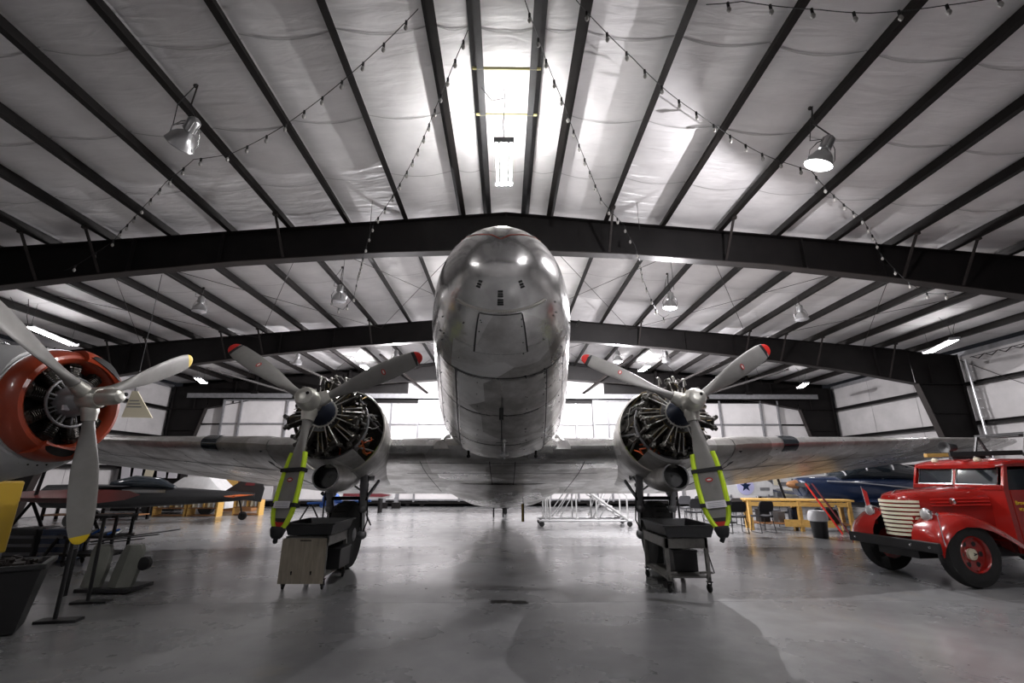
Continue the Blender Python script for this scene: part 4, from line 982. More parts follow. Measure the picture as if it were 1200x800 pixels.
def nacelle(parent, X, sg):
    T0 = Matrix.Translation((X, 0, 0)) @ MBODY
    tab = [(1.42, 0.745, 0.745, 0.0), (1.7, 0.76, 0.77, -0.01), (2.1, 0.72, 0.70, -0.02), (2.8, 0.58, 0.50, -0.05), (3.8, 0.42, 0.32, -0.07), (4.8, 0.28, 0.2, -0.10), (5.6, 0.04, 0.05, -0.12)]
    rr = []
    for k in range(22):
        s = lerp(1.42, 5.6, (k / 21) ** 1.3); w_, h_, u_ = interp(tab, s)
        rr.append([Vector((w_ * math.cos(a), s, u_ + h_ * math.sin(a))) for a in [2 * PI * j / 40 for j in range(40)]])
    m = MB(); m.T = T0; m.loft(rr, cap=False); nac = m.build('nacelle', M_SKIN2, parent, smooth=True)
    m = MB(); m.T = T0; m.lathe([(0.735, 0), (0.758, 0), (0.766, 0.03), (0.758, 0.07), (0.73, 0.07)], (0, 1.38, 0), (0, 1, 0), 44, cap=False); m.build('nacelle_lip', M_RIVET, nac, smooth=True)
    m = MB(); m.T = T0; m.lathe([(0.73, 1.42), (0.72, 1.5)], (0, 0, 0), (0, 1, 0), 44, cap=False); m.lathe([(0.74, 1.68), (0.02, 1.70)], (0, 0, 0), (0, 1, 0), 44); m.build('firewall', M_CYL, nac, smooth=True)
    m = MB(); m.T = T0; rr2 = []
    for k in range(9):
        a = -PI / 2 - sg * lerp(0.15, 1.2, k / 8); rr2.append([Vector((0.742 * math.cos(a), 1.40, 0.742 * math.sin(a))), Vector((0.735 * math.cos(a), 1.66, 0.735 * math.sin(a))), Vector((0.715 * math.cos(a), 1.66, 0.715 * math.sin(a))), Vector((0.715 * math.cos(a), 1.40, 0.715 * math.sin(a)))])
    m.loft(rr2); m.build('inner_skin_panel', M_GREENZINC, nac)
    # wheel well
    m = MB(); m.T = T0; m.box((0, 2.4, -0.42), (0.6, 0.8, 0.3)); m.build('wheel_well', M_BLACK, nac)
    for k in range(4):
        m = MB(); m.T = T0; m.lathe([(0.765, 0), (0.77, 0.01), (0.765, 0.02)], (0, 1.75 + 0.0 * k, -0.0), (0, 1, 0), 40, cap=False)
    # oil cooler duct below: open mouth, flared body running up into the nacelle
    m = MB(); m.T = T0
    prof = [(0.19, 1.0), (0.205, 1.01), (0.215, 1.04), (0.235, 1.15), (0.265, 1.35), (0.27, 1.6), (0.25, 2.0), (0.18, 2.4)]
    cx, cu = -sg * 0.02, -0.86; rr3 = []
    for i, (r, s) in enumerate(prof): cc = cu + 0.22 * (s - 1.0); rr3.append([Vector((cx + r * math.cos(a), s, cc + r * math.sin(a))) for a in [2 * PI * j / 24 for j in range(24)]])
    m.loft(rr3, cap=False); duct = m.build('oil_cooler_duct', M_SKIN2, nac, smooth=True)
    m = MB(); m.T = T0; rr4 = []
    for r, s in ((0.19, 1.0), (0.175, 1.04), (0.18, 1.12), (0.18, 1.18), (0.01, 1.19)): cc = cu + 0.22 * (s - 1.0); rr4.append([Vector((cx + r * math.cos(a), s, cc + r * math.sin(a))) for a in [2 * PI * j / 24 for j in range(24)]])
    m.loft(rr4, cap=False); m.build('duct_lining', M_BLACK, nac, smooth=True)
    m = MB(); m.T = T0; m.lathe([(0.197, 0), (0.212, -0.012), (0.218, 0.01), (0.2, 0.015)], (cx, 1.0, cu), (0, 1, 0), 28, cap=False); m.build('duct_lip', M_ALU, nac, smooth=True)
    # curved lower cowl scoop behind the cylinders
    m = MB(); m.T = T0; rr5 = []
    for k in range(13):
        a = -PI / 2 + lerp(-0.75, 0.75, k / 12); rr5.append([Vector((r * math.cos(a), s, r * math.sin(a))) for r, s in ((0.64, 0.82), (0.665, 0.88), (0.69, 1.2), (0.735, 1.42), (0.72, 1.42), (0.66, 1.2), (0.63, 0.9))])
    m.loft(rr5); m.build('lower_cowl_scoop', M_SKIN2, nac, smooth=True)
    return nac

def landing_gear(parent, X, sg):
    WY, WZ = 8.95, 0.565
    m = MB(); m.lathe([(0.3, -0.16), (0.42, -0.185), (0.53, -0.15), (0.565, -0.06), (0.565, 0.06), (0.53, 0.15), (0.42, 0.185), (0.3, 0.16)], (X, WY, WZ), (1, 0, 0), 36)
    whl = m.build('main_wheel', M_RUBBER, parent, smooth=True)
    m = MB(); m.lathe([(0.08, -0.17), (0.2, -0.13), (0.29, -0.16), (0.3, -0.1), (0.3, 0.1), (0.29, 0.16), (0.2, 0.13), (0.08, 0.17)], (X, WY, WZ), (1, 0, 0), 28); m.build('wheel_rim', M_GREYSTEEL, whl, smooth=True)
    m = MB()
    for k in range(30):
        a = 2 * PI * k / 30; m.box((X, WY + 0.566 * math.cos(a), WZ + 0.566 * math.sin(a)), (0.2, 0.02, 0.02), Matrix.Rotation(a, 3, 'X'))
    m.build('tyre_tread', M_RUBBER, whl)
    top = B(X - X0, 1.95, -0.55)
    for d in (-1, 1):
        x = X + d * 0.30
        m = MB(); m.tube([(x, WY, WZ), (x, WY - 0.08, WZ + 0.5)], 0.048, 10); m.build('oleo_piston', M_CHROME, parent, smooth=True)
        m = MB(); m.tube([(x, WY - 0.07, WZ + 0.42), (x, WY - 0.1, WZ + 0.62), (x + d * 0.03, top.y, top.z)], [0.06, 0.07, 0.065], 10); m.ball((x, WY, WZ), 0.085); m.ball((x, WY - 0.07, WZ + 0.45), 0.085)
        m.build('oleo_leg', M_GREYSTEEL, parent, smooth=True)
        m = MB(); m.bar((x, WY - 0.1, WZ + 0.55), (x + d * 0.06, top.y + 0.95, top.z - 0.2), 0.04, 0.05); m.bar((x, WY - 0.08, WZ + 0.9), (x, WY + 0.5, WZ + 1.05), 0.035, 0.035); m.build('drag_brace', M_GREYSTEEL, parent)
        m = MB(); m.tube([(x + 0.05, WY - 0.12, WZ + 1.2), (x + 0.08 * d, WY - 0.16, WZ + 0.7), (x + 0.1 * d, WY - 0.1, WZ + 0.25), (x + 0.02, WY - 0.04, WZ + 0.02)], 0.013, 6)
        m.tube([(x - 0.05, WY - 0.12, WZ + 1.3), (x - 0.02, WY - 0.2, WZ + 0.9), (x - 0.07 * d, WY - 0.12, WZ + 0.5)], 0.011, 6); m.build('brake_hose', M_WIRE, parent)
        for zz in (0.62, 0.85, 1.05):
            m = MB(); m.box((x, WY - 0.12, WZ + zz), (0.15, 0.05, 0.06)); m.build('leg_clamp', M_STEEL, parent)
    m = MB(); a = (X - 0.3, WY - 0.09, WZ + 1.05); b = (X + 0.3, WY - 0.09, WZ + 1.05); m.bar(a, b, 0.05, 0.05)
    m.bar((X - 0.3, WY - 0.09, WZ + 0.72), (X + 0.3, WY - 0.14, top.z), 0.03, 0.03); m.bar((X + 0.3, WY - 0.09, WZ + 0.72), (X - 0.3, WY - 0.14, top.z), 0.03, 0.03); m.build('cross_brace', M_GREYSTEEL, parent)
    m = MB(); m.bar((X - 0.3, WY - 0.02, WZ + 0.62), (X + 0.3, WY - 0.02, WZ + 0.62), 0.06, 0.06); m.build('axle_yoke', M_STEEL, parent)

TOE = {-1: 0, 1: 0}
for sg in (-1, 1):
    X = sg * 2.82
    engine(AIR, X, sg); nacelle(AIR, X, sg); landing_gear(AIR, X + X0, sg)
    T = Matrix.Translation((X, 0, 0)) @ MBODY
    deg = {1: (273.5, 33.5, 153.5), -1: (267.0, 27.0, 147.0)}[sg]
    propeller(AIR, T, [math.radians(a) for a in deg], M_REDTIP)

# yellow padded tie-down straps on the two lower blades
def strap(X, ang, label):
    T = Matrix.Translation((X, 0, 0)) @ MBODY @ Matrix.Rotation(-(math.radians(ang) - PI / 2), 4, 'Y')
    base = T @ Vector((0, 0, 1.9))
    t = thing('propeller_strap', base, label, 'strap', 'padded straps on the lower propeller blades')
    def edge(r, sgn, o=0.0):
        tab = [(0.6, 0.2), (0.85, 0.275), (1.1, 0.305), (1.35, 0.30), (1.5, 0.27), (1.6, 0.22), (1.7, 0.14), (1.76, 0.06)]
        c = interp(tab, r)[0] * 0.5 + 0.015 + o; p = math.radians(lerp(42, 12, min(1, (r - 0.3) / 1.45) ** 0.7))
        return Vector((sgn * c * math.cos(p), sgn * c * math.sin(p), r))
    for sgn in (-1, 1):
        m = MB(); m.T = T; pts = [edge(r, sgn) for r in (0.74, 0.85, 1.0, 1.2, 1.4, 1.55, 1.66, 1.75)]
        rings = []
        for i, p in enumerate(pts):
            rings.append([p + Vector((0.033 * math.cos(a), 0.04 * math.sin(a), 0)) for a in [2 * PI * j / 10 for j in range(10)]])
        m.loft(rings); m.build('foam_pad', M_NEON, t, smooth=True)
    for r, wd in ((0.96, 0.05), (1.42, 0.05)):
        m = MB(); m.T = T; a, b = edge(r, -1, 0.045), edge(r, 1, 0.045); n = Vector((a - b)).normalized().cross(Vector((0, 0, 1))).normalized() * 0.05
        m.loft([[a + n, a - n, b - n, b + n], [p + Vector((0, 0, wd)) for p in (a + n, a - n, b - n, b + n)]]); m.build('webbing_band', M_STRAPBLK, t)
    m = MB(); m.T = T; a, b = edge(1.40, -1, -0.03), edge(1.40, 1, -0.03); n = Vector((a - b)).normalized().cross(Vector((0, 0, 1))).normalized() * 0.056
    if (T.to_3x3() @ n).y > 0: n = -n
    z1 = Vector((0, 0, 0.09)); m.add([a + n, b + n, b + n + z1, a + n + z1], [(0, 1, 2, 3)]); tag_o = m.build('printed_label', M_LABEL, t); tag_o['label'] = 'white printed label'
    m = MB(); m.T = T; n2 = n * 1.03; aa, bb = edge(1.40, -1, -0.06), edge(1.40, 1, -0.06)
    for q in (0.022, 0.045, 0.068): m.add([aa + n2 + Vector((0, 0, q)), bb + n2 + Vector((0, 0, q)), bb + n2 + Vector((0, 0, q + 0.006)), aa + n2 + Vector((0, 0, q + 0.006))], [(0, 1, 2, 3)])
    m.build('label_print', M_GREYSTEEL, t)
    m = MB(); m.T = T; m.lathe([(0.09, 1.72), (0.1, 1.75), (0.075, 1.83), (0.05, 1.86)], (0, 0, 0), (0, 0, 1), 14); m.tube([(0.0, 0, 1.84), (0.02, 0.05, 1.9)], 0.03, 8); m.build('end_pocket', M_STRAPBLK, t, smooth=True)
    return t
strap(-2.82, 267.0, 'yellow padded strap wrapped on the lower blade of the left propeller')
strap(2.82, 273.5, 'yellow padded strap wrapped on the lower blade of the right propeller')

# ================================================================== CARTS UNDER THE ENGINES
def caster(parent, x, y, z=0.0, r=0.055, nm='caster'):
    m = MB(); m.lathe([(r * 0.8, -0.018), (r, -0.012), (r, 0.012), (r * 0.8, 0.018)], (x, y + 0.02, z + r), (1, 0.2, 0), 14); c = m.build(nm, M_RUBBER, parent, smooth=True)
    m = MB(); m.box((x, y, z + r * 2 + 0.03), (0.07, 0.07, 0.012)); m.bar((x - 0.025, y + 0.02, z + r), (x - 0.025, y, z + r * 2 + 0.03), 0.006, 0.035); m.bar((x + 0.025, y + 0.02, z + r), (x + 0.025, y, z + r * 2 + 0.03), 0.006, 0.035)
    m.build('caster_fork', M_STEEL, c)
def cart(cx, y0, label, ply=False):
    w_, L, h = 0.62, (0.92 if ply else 1.1), 0.72
    t = thing('work_cart', (cx, y0 + L / 2, 0), label, 'cart')
    x0, x1, y1 = cx - w_ / 2, cx + w_ / 2, y0 + L
    z0 = 0.155
    for x in (x0 + 0.025, x1 - 0.025):
        for y in (y0 + 0.025, y1 - 0.025):
            m = MB(); m.box((x, y, (z0 + h) / 2), (0.05, 0.05, h - z0)); m.build('leg', M_CART, t, bevel=0.004)
            caster(t, x, y)
    for (a, b) in (((x0, y0 + 0.012), (x1, y0 + 0.012)), ((x0, y1 - 0.012), (x1, y1 - 0.012)), ((x0 + 0.012, y0), (x0 + 0.012, y1)), ((x1 - 0.012, y0), (x1 - 0.012, y1))):
        m = MB(); c = ((a[0] + b[0]) / 2, (a[1] + b[1]) / 2, h - 0.07); sx = abs(a[0] - b[0]) or 0.024; sy = abs(a[1] - b[1]) or 0.024; m.box(c, (sx, sy, 0.14)); m.build('apron', M_CART, t, bevel=0.004)
    m = MB(); m.box((cx, y0 + L / 2, h - 0.006), (w_, L, 0.012)); m.build('table_top', M_CART, t)
    m = MB(); m.box((cx, y0 + L / 2, z0 + 0.04), (w_ - 0.06, L - 0.08, 0.02)); m.build('lower_shelf', M_CART, t)
    for x in (x0 + 0.02, x1 - 0.02): 
        m = MB(); m.box((x, y0 + L / 2, z0 + 0.03), (0.03, L, 0.03)); m.build('side_rail', M_CART, t)
    if ply:
        m = MB(); m.box((cx - 0.02, y0 - 0.012, 0.39), (w_ + 0.03, 0.02, 0.61)); p = m.build('plywood_panel', M_PLY, t, bevel=0.003)
        for x in (-0.16, 0.12):
            m = MB(); m.lathe([(0.013, 0), (0.013, 0.006)], (cx + x, y0 - 0.024, 0.24), (0, -1, 0), 10); m.box((cx + x, y0 - 0.026, 0.23), (0.018, 0.006, 0.05)); m.build('hasp', M_STEEL, p)
        m = MB(); m.box((cx, y0 - 0.024, 0.665), (0.16, 0.004, 0.014)); m.build('hand_slot', M_STEEL, p)
    else:
        m = MB(); m.tube([(x1 + 0.0, y0 + 0.1, h - 0.1), (x1 + 0.05, y0 + 0.08, h - 0.35), (x1 + 0.07, y0 + 0.05, 0.25), (x1 + 0.0, y0 + 0.05, 0.24)], 0.009, 6); m.build('lock_bar', M_STEEL, t)
        m = MB(); m.box((x0 + 0.06, y0 + 0.02, 0.26), (0.16, 0.03, 0.03)); m.box((x1 - 0.06, y0 + 0.02, 0.26), (0.18, 0.03, 0.03)); m.build('foot_brace', M_CART, t)
    return t
def drip_tray(cx, cy, z, w_, L, label, ang=0.0):
    t = thing('drip_tray', (cx, cy, z), label, 'tray', 'black drip trays on the carts')
    m = MB(); m.T = Matrix.Translation((cx, cy, z)) @ Matrix.Rotation(ang, 4, 'Z')
    def rr(a, b, zz): return [Vector((-a, -b, zz)), Vector((a, -b, zz)), Vector((a, b, zz)), Vector((-a, b, zz))]
    a, b = w_ / 2, L / 2
    m.loft([rr(a - 0.05, b - 0.05, 0.004), rr(a - 0.01, b - 0.01, 0.15), rr(a + 0.025, b + 0.025, 0.155), rr(a + 0.025, b + 0.025, 0.175), rr(a - 0.012, b - 0.012, 0.175), rr(a - 0.06, b - 0.06, 0.02)])
    m.build('tray_shell', M_TRAY, t, bevel=0.006)
    return t
cart(-2.94, 7.40, 'grey steel cart with a plywood front panel under the left engine', True)
drip_tray(-2.92, 7.85, 0.73, 0.74, 0.96, 'black drip tray on the plywood-fronted cart')
cart(2.62, 7.14, 'open grey steel cart on casters under the right engine')
drip_tray(2.66, 7.62, 0.725, 0.74, 1.12, 'black drip tray on the open steel cart')
# black equipment box low between each cart and wheel
for sx, yy, lb in ((-1, 8.0, 'black battery box on the lower shelf of the plywood-fronted cart'), (1, 7.75, 'black battery box on the lower shelf of the open steel cart')):
    t = thing('battery_box', (sx * 2.62, yy, 0.21), lb, 'box'); m = MB(); m.box((sx * 2.72, yy, 0.345), (0.36, 0.5, 0.27)); m.build('body', M_BLACK, t, bevel=0.01)
    m = MB(); m.box((sx * 2.72, yy, 0.49), (0.38, 0.52, 0.03)); m.build('lid', M_TRAY, t, bevel=0.006)
    m = MB(); m.tube([(sx * 2.72 - 0.1, yy, 0.5), (sx * 2.72 - 0.08, yy, 0.55), (sx * 2.72 + 0.08, yy, 0.55), (sx * 2.72 + 0.1, yy, 0.5)], 0.009, 6); m.build('handle', M_STEEL, t)

# ================================================================== ORANGE COWLED AEROPLANE AT THE LEFT EDGE
NH = Vector((-5.11, 5.7, 2.5))
ax_p = math.radians(3.0)
TN = Matrix.Translation(NH) @ Matrix.Rotation(ax_p * -1, 4, 'Y') @ Matrix.Rotation(PI / 2 - math.radians(7), 4, 'Z')
def NP(d, r, a):     # distance behind the propeller, radius, angle
    return TN @ Vector((r * math.cos(a), d, r * math.sin(a)))
N = thing('bush_plane', (NH.x - 2.0, NH.y, 0), 'white aeroplane with an orange-red ring cowling and grey propeller at the left edge', 'airplane')
CO = Vector((0, 0, -0.03))
def ring_n(d, r, n=48, cu=-0.05): return [TN @ Vector((r * math.cos(2 * PI * j / n), d, cu + r * math.sin(2 * PI * j / n))) for j in range(n)]
m = MB(); m.loft([ring_n(d, r) for d, r in ((0.45, 0.48), (0.32, 0.495), (0.24, 0.52), (0.20, 0.56), (0.21, 0.60), (0.25, 0.63), (0.31, 0.66), (0.37, 0.675), (0.42, 0.68), (0.42, 0.66), (0.41, 0.62))], cap=False)
cw = m.build('ring_cowling', M_COWL, N, smooth=True)
def scoop(a, wd):
    m = MB(); rr = []
    for k in range(13):
        q = a + lerp(-wd, wd, k / 12); rr.append([TN @ Vector((r * math.cos(q), d, -0.05 + r * math.sin(q))) for r, d in ((0.54, 0.20), (0.53, 0.15), (0.565, 0.135), (0.63, 0.155), (0.68, 0.22), (0.69, 0.38), (0.64, 0.40), (0.6, 0.3))])
    m.loft(rr); sc_ = m.build('air_scoop', M_COWL, cw, smooth=True)
    m = MB(); rr = []
    for k in range(13):
        q = a + lerp(-wd * 0.88, wd * 0.88, k / 12); f = math.sin(PI * k / 12) ** 0.5; rr.append([TN @ Vector((r * math.cos(q), d, -0.05 + r * math.sin(q))) for r, d in ((0.59 - 0.035 * f, 0.128), (0.60 + 0.045 * f, 0.152), (0.60 + 0.04 * f, 0.17), (0.59 - 0.035 * f, 0.155))])
    m.loft(rr); m.build('scoop_dark_insert', M_STEEL, cw, smooth=True)  # solid insert; the dark of the scoop hole is in its colour
scoop(math.radians(62), 0.48); scoop(math.radians(-100), 0.34)
m = MB(); m.tube([NP(0.76, 0.722, 0) if False else TN @ Vector((0.685 * math.cos(q), 0.435, -0.05 + 0.685 * math.sin(q))) for q in [2 * PI * k / 40 for k in range(41)]], 0.012, 6, cap=False); m.build('cowl_seam', M_ALU, cw, smooth=True)
m = MB()
for k in range(44):
    q = 2 * PI * k / 44; m.ball(TN @ Vector((0.715 * math.cos(q), 0.53, -0.05 + 0.715 * math.sin(q))), 0.011, 6, 4)
tag(m.build('stud_row', M_STEEL, cw), kind='stuff')
# fuselage behind the cowl
def fr(d, wy, zb, zt): 
    return [TN @ Vector((wy * math.copysign(abs(math.cos(a)) ** 0.75, math.cos(a)), d, (zb + zt) / 2 + (zt - zb) / 2 * math.copysign(abs(math.sin(a)) ** 0.75, math.sin(a)))) for a in [2 * PI * j / 40 for j in range(40)]]
m = MB(); m.loft([fr(0.45, 0.67, -0.72, 0.62), fr(0.6, 0.72, -0.79, 0.67), fr(0.9, 0.77, -0.88, 0.70), fr(1.4, 0.78, -0.95, 0.78), fr(1.7, 0.78, -0.95, 0.9), fr(2.3, 0.78, -0.95, 1.25), fr(3.4, 0.75, -0.95, 1.3), fr(5.5, 0.6, -0.7, 1.1), fr(8.5, 0.3, -0.2, 0.6), fr(10.0, 0.08, 0.1, 0.4)])
nf = m.build('fuselage', M_WHITE, N, smooth=True)
for aa0, aa1, d0, d1 in ((2.25, 2.62, 0.82, 1.35), (0.52, 0.89, 0.82, 1.35), (1.65, 2.1, 1.5, 2.2), (1.04, 1.49, 1.5, 2.2)):
    m = MB(); vs = []; fs = []
    for i in range(5):
        d = lerp(d0, d1, i / 4); wy, zb, zt = interp([(0.6, 0.73, -0.79, 0.67), (0.9, 0.77, -0.88, 0.70), (1.4, 0.78, -0.95, 0.78), (1.7, 0.78, -0.95, 0.9), (2.3, 0.78, -0.95, 1.25)], d)
        for j in range(7):
            q = lerp(aa0 + 0.12 * (1 - i / 4), aa1, j / 6); vs.append(TN @ Vector(((wy + 0.008) * math.copysign(abs(math.cos(q)) ** 0.75, math.cos(q)), d, (zb + zt) / 2 + ((zt - zb) / 2 + 0.008) * math.sin(q) ** 0.75)))
    for i in range(4):
        for j in range(6): k = i * 7 + j; fs.append((k, k + 1, k + 8, k + 7))
    m.add(vs, fs); m.build('windscreen_pane', M_GLASSD, nf, smooth=True)
for sg in (-1, 1):        # high wing and gear legs outside the frame edge
    m = MB(); m.loft([[TN @ Vector((sg * x, 2.2 + t * ch, 1.28 + y * 0.12 * ch * sd)) for t, y, sd in AF] for x, ch in ((0.0, 1.9), (0.65, 1.9))]); m.build('wing', M_WHITE, N, smooth=True)
    fw = TN @ Vector((sg * 0.6, 2.6, -0.8)); gw = Vector((fw.x - 0.2, fw.y + sg * 0.5, 0.36))
    m = MB(); m.bar(fw, gw, 0.06, 0.1); m.build('gear_leg', M_WHITE, N)
    m = MB(); m.lathe([(0.15, -0.09), (0.3, -0.1), (0.36, -0.04), (0.36, 0.04), (0.3, 0.1), (0.15, 0.09)], gw, (0, 1, 0), 22); m.build('main_wheel', M_RUBBER, N, smooth=True)
# engine inside
m = MB(); m.T = TN; m.lathe([(0.1, 0.06), (0.14, 0.1), (0.16, 0.18), (0.19, 0.22), (0.2, 0.32)], (0, 0, -0.02), (0, 1, 0), 20); ne = m.build('engine', M_GREYSTEEL, N, smooth=True)
m = MB(); m.T = TN; m.lathe([(0.66, 0.43), (0.01, 0.44)], (0, 0, -0.05), (0, 1, 0), 30); m.build('baffle', M_BLACK, ne)
m = MB(); m.T = TN; m.tube([(0.3 * math.cos(a), 0.24, -0.03 + 0.3 * math.sin(a)) for a in [2 * PI * k / 26 for k in range(27)]], 0.016, 8, cap=False); m.build('ignition_ring', M_GREYSTEEL, ne, smooth=True)
for k in range(9):
    a = PI / 2 + 2 * PI * k / 9; m = MB(); m.T = TN @ Matrix.Translation((0, 0.335, -0.03)) @ Matrix.Rotation(-(a - PI / 2), 4, 'Y')
    prof = [(0.06, 0.19)]
    for q in range(11): z = 0.2 + q * 0.022; prof += [(0.085, z), (0.085, z + 0.007), (0.065, z + 0.008), (0.065, z + 0.021)]
    prof += [(0.09, 0.46), (0.04, 0.51)]
    m.lathe(prof, (0, 0, 0), (0, 0, 1), 12); m.box((0.05, 0, 0.46), (0.05, 0.09, 0.06)); m.box((-0.05, 0, 0.46), (0.05, 0.09, 0.06)); m.build('cylinder', M_CYL, ne)
    for d in (-1, 1):
        m = MB(); m.T = TN; m.tube([(0.18 * math.cos(a + d * 0.12), 0.25, -0.03 + 0.18 * math.sin(a + d * 0.12)), (0.44 * math.cos(a + d * 0.1), 0.30, -0.03 + 0.42 * math.sin(a + d * 0.1))], 0.011, 6); m.build('pushrod_tube', M_GREYSTEEL, ne)
m = MB(); m.T = TN; m.box((-0.13, 0.16, -0.12), (0.07, 0.03, 0.06)); pl = m.build('data_plate', M_LABEL, ne); pl['label'] = 'small white plate'
propeller(N, TN @ Matrix.Translation((0, 0, 0)), [math.radians(a) for a in (-83, 30, 147)], M_YELTIP, mirror=1, R=1.70, dome=0.42, wmax=0.29, band=False)

# ================================================================== FIRE TRUCK
dl = math.radians(7)
TT = Matrix.Translation((6.88, 8.08, 0)) @ Matrix.Rotation(PI + dl, 4, 'Z')
FT = thing('fire_truck', (6.88, 8.08, 0), 'red vintage fire truck with cream grille bars and split windscreen', 'truck')
def tb(): m = MB(); m.T = TT; return m
def sect(x, hw, z0, z1, r=0.5, n=20):   # squarish ring across the truck
    return [Vector((x, hw * math.copysign(abs(math.cos(a)) ** r, math.cos(a)), (z0 + z1) / 2 + (z1 - z0) / 2 * math.copysign(abs(math.sin(a)) ** r, math.sin(a)))) for a in [2 * PI * j / n for j in range(n)]]
m = tb(); m.loft([sect(0.46, 0.10, 0.68, 1.20), sect(0.44, 0.2, 0.62, 1.27), sect(0.36, 0.28, 0.6, 1.31), sect(0.2, 0.33, 0.6, 1.34), sect(-0.3, 0.41, 0.62, 1.37), sect(-0.86, 0.50, 0.62, 1.42)])
hood = m.build('hood', M_RED, FT, smooth=True)
for k in range(9):      # cream bars wrapped round the nose
    z = 1.18 - k * 0.063; m = tb(); hwid = 0.30 - 0.006 * k; pts = []
    for q in range(15):
        a = -1.25 + 2.5 * q / 14; pts.append(Vector((0.17 + 0.34 * math.cos(a), (hwid + 0.03) * math.sin(a) / math.sin(1.25), z)))
    rr = []
    for p in pts: rr.append([p + Vector((0.012, 0, 0.019)), p + Vector((0.016, 0, -0.019)), p + Vector((-0.02, 0, -0.019)), p + Vector((-0.02, 0, 0.019))])
    m.loft(rr); m.build('grille_bar', M_CREAM, FT)
m = tb(); m.loft([[Vector((x, -hwd, z)) for x, z in ((0.30, 0.66), (0.40, 0.64), (0.40, 1.19), (0.30, 1.19))] for hwd in (-0.2, 0.2)]); m.build('grille_back', M_BLACK, FT)
m = tb(); m.tube([(0.45, 0, 1.24), (0.3, 0, 1.345), (-0.3, 0, 1.385), (-0.86, 0, 1.43)], 0.012, 6); m.build('hood_strip', M_CHROME, FT)
for sy in (-1, 1):
    for k, z in enumerate((1.12, 1.17, 1.22)):
        m = tb(); m.tube([(0.1, sy * 0.375, z), (-0.84, sy * 0.51, z + 0.02)], 0.008, 5); m.build('hood_louvre', M_REDTIP, FT)
    # headlamps on the fender shoulders
    m = tb(); m.lathe([(0.02, -0.16), (0.07, -0.1), (0.095, 0.0), (0.1, 0.02), (0.085, 0.035)], (0.36, sy * 0.50, 1.0), (1, 0, 0), 20); hl = m.build('headlamp', M_CHROME, FT, smooth=True)
    m = tb(); m.lathe([(0.084, 0.03), (0.07, 0.045), (0.02, 0.055), (0.001, 0.056)], (0.36, sy * 0.50, 1.0), (1, 0, 0), 20); m.build('lens', M_LENS, hl, smooth=True)
    m = tb(); m.tube([(0.3, sy * 0.5, 0.91), (0.28, sy * 0.52, 0.78)], 0.03, 8); m.build('headlamp_stalk', M_RED, FT)
    m = tb(); m.lathe([(0.02, -0.07), (0.045, -0.03), (0.055, 0.0), (0.04, 0.015)], (-0.08, sy * 0.56, 1.19), (1, 0, 0), 14); m.build('side_lamp', M_CHROME, FT, smooth=True)
    # front fender: half shell arch over the wheel running down to the running board
    rr = []; prof = [(0.56, 0.62), (0.54, 0.74), (0.46, 0.87), (0.3, 0.985), (0.12, 1.04), (-0.1, 1.03), (-0.32, 0.97), (-0.55, 0.86), (-0.78, 0.72), (-0.95, 0.60), (-1.1, 0.50), (-1.25, 0.44)]
    for i, (x, z) in enumerate(prof):
        e = min(1, 0.35 + 0.3 * i) if i < 3 else 1; o_ = []
        for (yy, dz) in ((0.34, -0.02), (0.48, 0.0), (0.62, -0.005), (0.74, -0.035), (0.82, -0.10), (0.85, -0.19), (0.835, -0.19), (0.80, -0.11), (0.72, -0.06), (0.6, -0.03), (0.36, -0.045)):
            o_.append(Vector((x - (0.0), sy * (0.34 + (yy - 0.34) * (e * 0.15 + 0.85)), z + dz)))
        rr.append(o_)
    m = tb(); m.loft(rr); m.build('fender', M_RED, FT, smooth=True)
    for nm, xx in (('front_wheel', 0.0), ('rear_wheel', -3.1)):
        m = tb(); m.lathe([(0.24, 0.0), (0.26, -0.10), (0.36, -0.115), (0.44, -0.09), (0.46, -0.04), (0.46, 0.04), (0.44, 0.09), (0.36, 0.115), (0.26, 0.10), (0.24, 0.0)], (xx, sy * 0.68, 0.46), (0, 1, 0), 36, cap=False); wh = m.build(nm, M_RUBBER, FT, smooth=True)
        m = tb(); m.lathe([(0.262, -0.10), (0.27, 0.085), (0.245, 0.11), (0.235, 0.10), (0.22, 0.04), (0.10, 0.02), (0.09, 0.03), (0.02, 0.03)], (xx, sy * 0.68, 0.46), (0, sy, 0), 30); m.build('wheel_rim', M_RED, wh, smooth=True)
        for k in range(6):
            a = 2 * PI * k / 6; m = tb(); m.lathe([(0.038, 0), (0.035, 0.004)], (xx + 0.165 * math.cos(a), sy * 0.712, 0.46 + 0.165 * math.sin(a)), (0, sy, 0), 10); m.build('rim_hole', M_BLACK, wh)
        m = tb(); m.lathe([(0.085, 0.02), (0.08, 0.06), (0.05, 0.085), (0.002, 0.09)], (xx, sy * 0.68, 0.46), (0, sy, 0), 20); hc = m.build('hub_cap', M_CREAM, wh, smooth=True)
        m = tb(); m.box((xx, sy * 0.774, 0.46), (0.06, 0.008, 0.012), Matrix.Rotation(0.4, 3, 'Y')); m.box((xx + 0.005, sy * 0.774, 0.475), (0.035, 0.008, 0.01), Matrix.Rotation(-0.5, 3, 'Y')); m.build('hub_mark', M_BLACK, hc)
    m = tb(); m.box((-1.7, sy * 0.78, 0.42), (1.3, 0.26, 0.04)); m.build('running_board', M_BLACK, FT, bevel=0.008)
m = tb(); m.bar((0.64, -0.74, 0.56), (0.64, 0.84, 0.56), 0.05, 0.15); m.build('front_bumper', M_BLACK, FT, bevel=0.015)
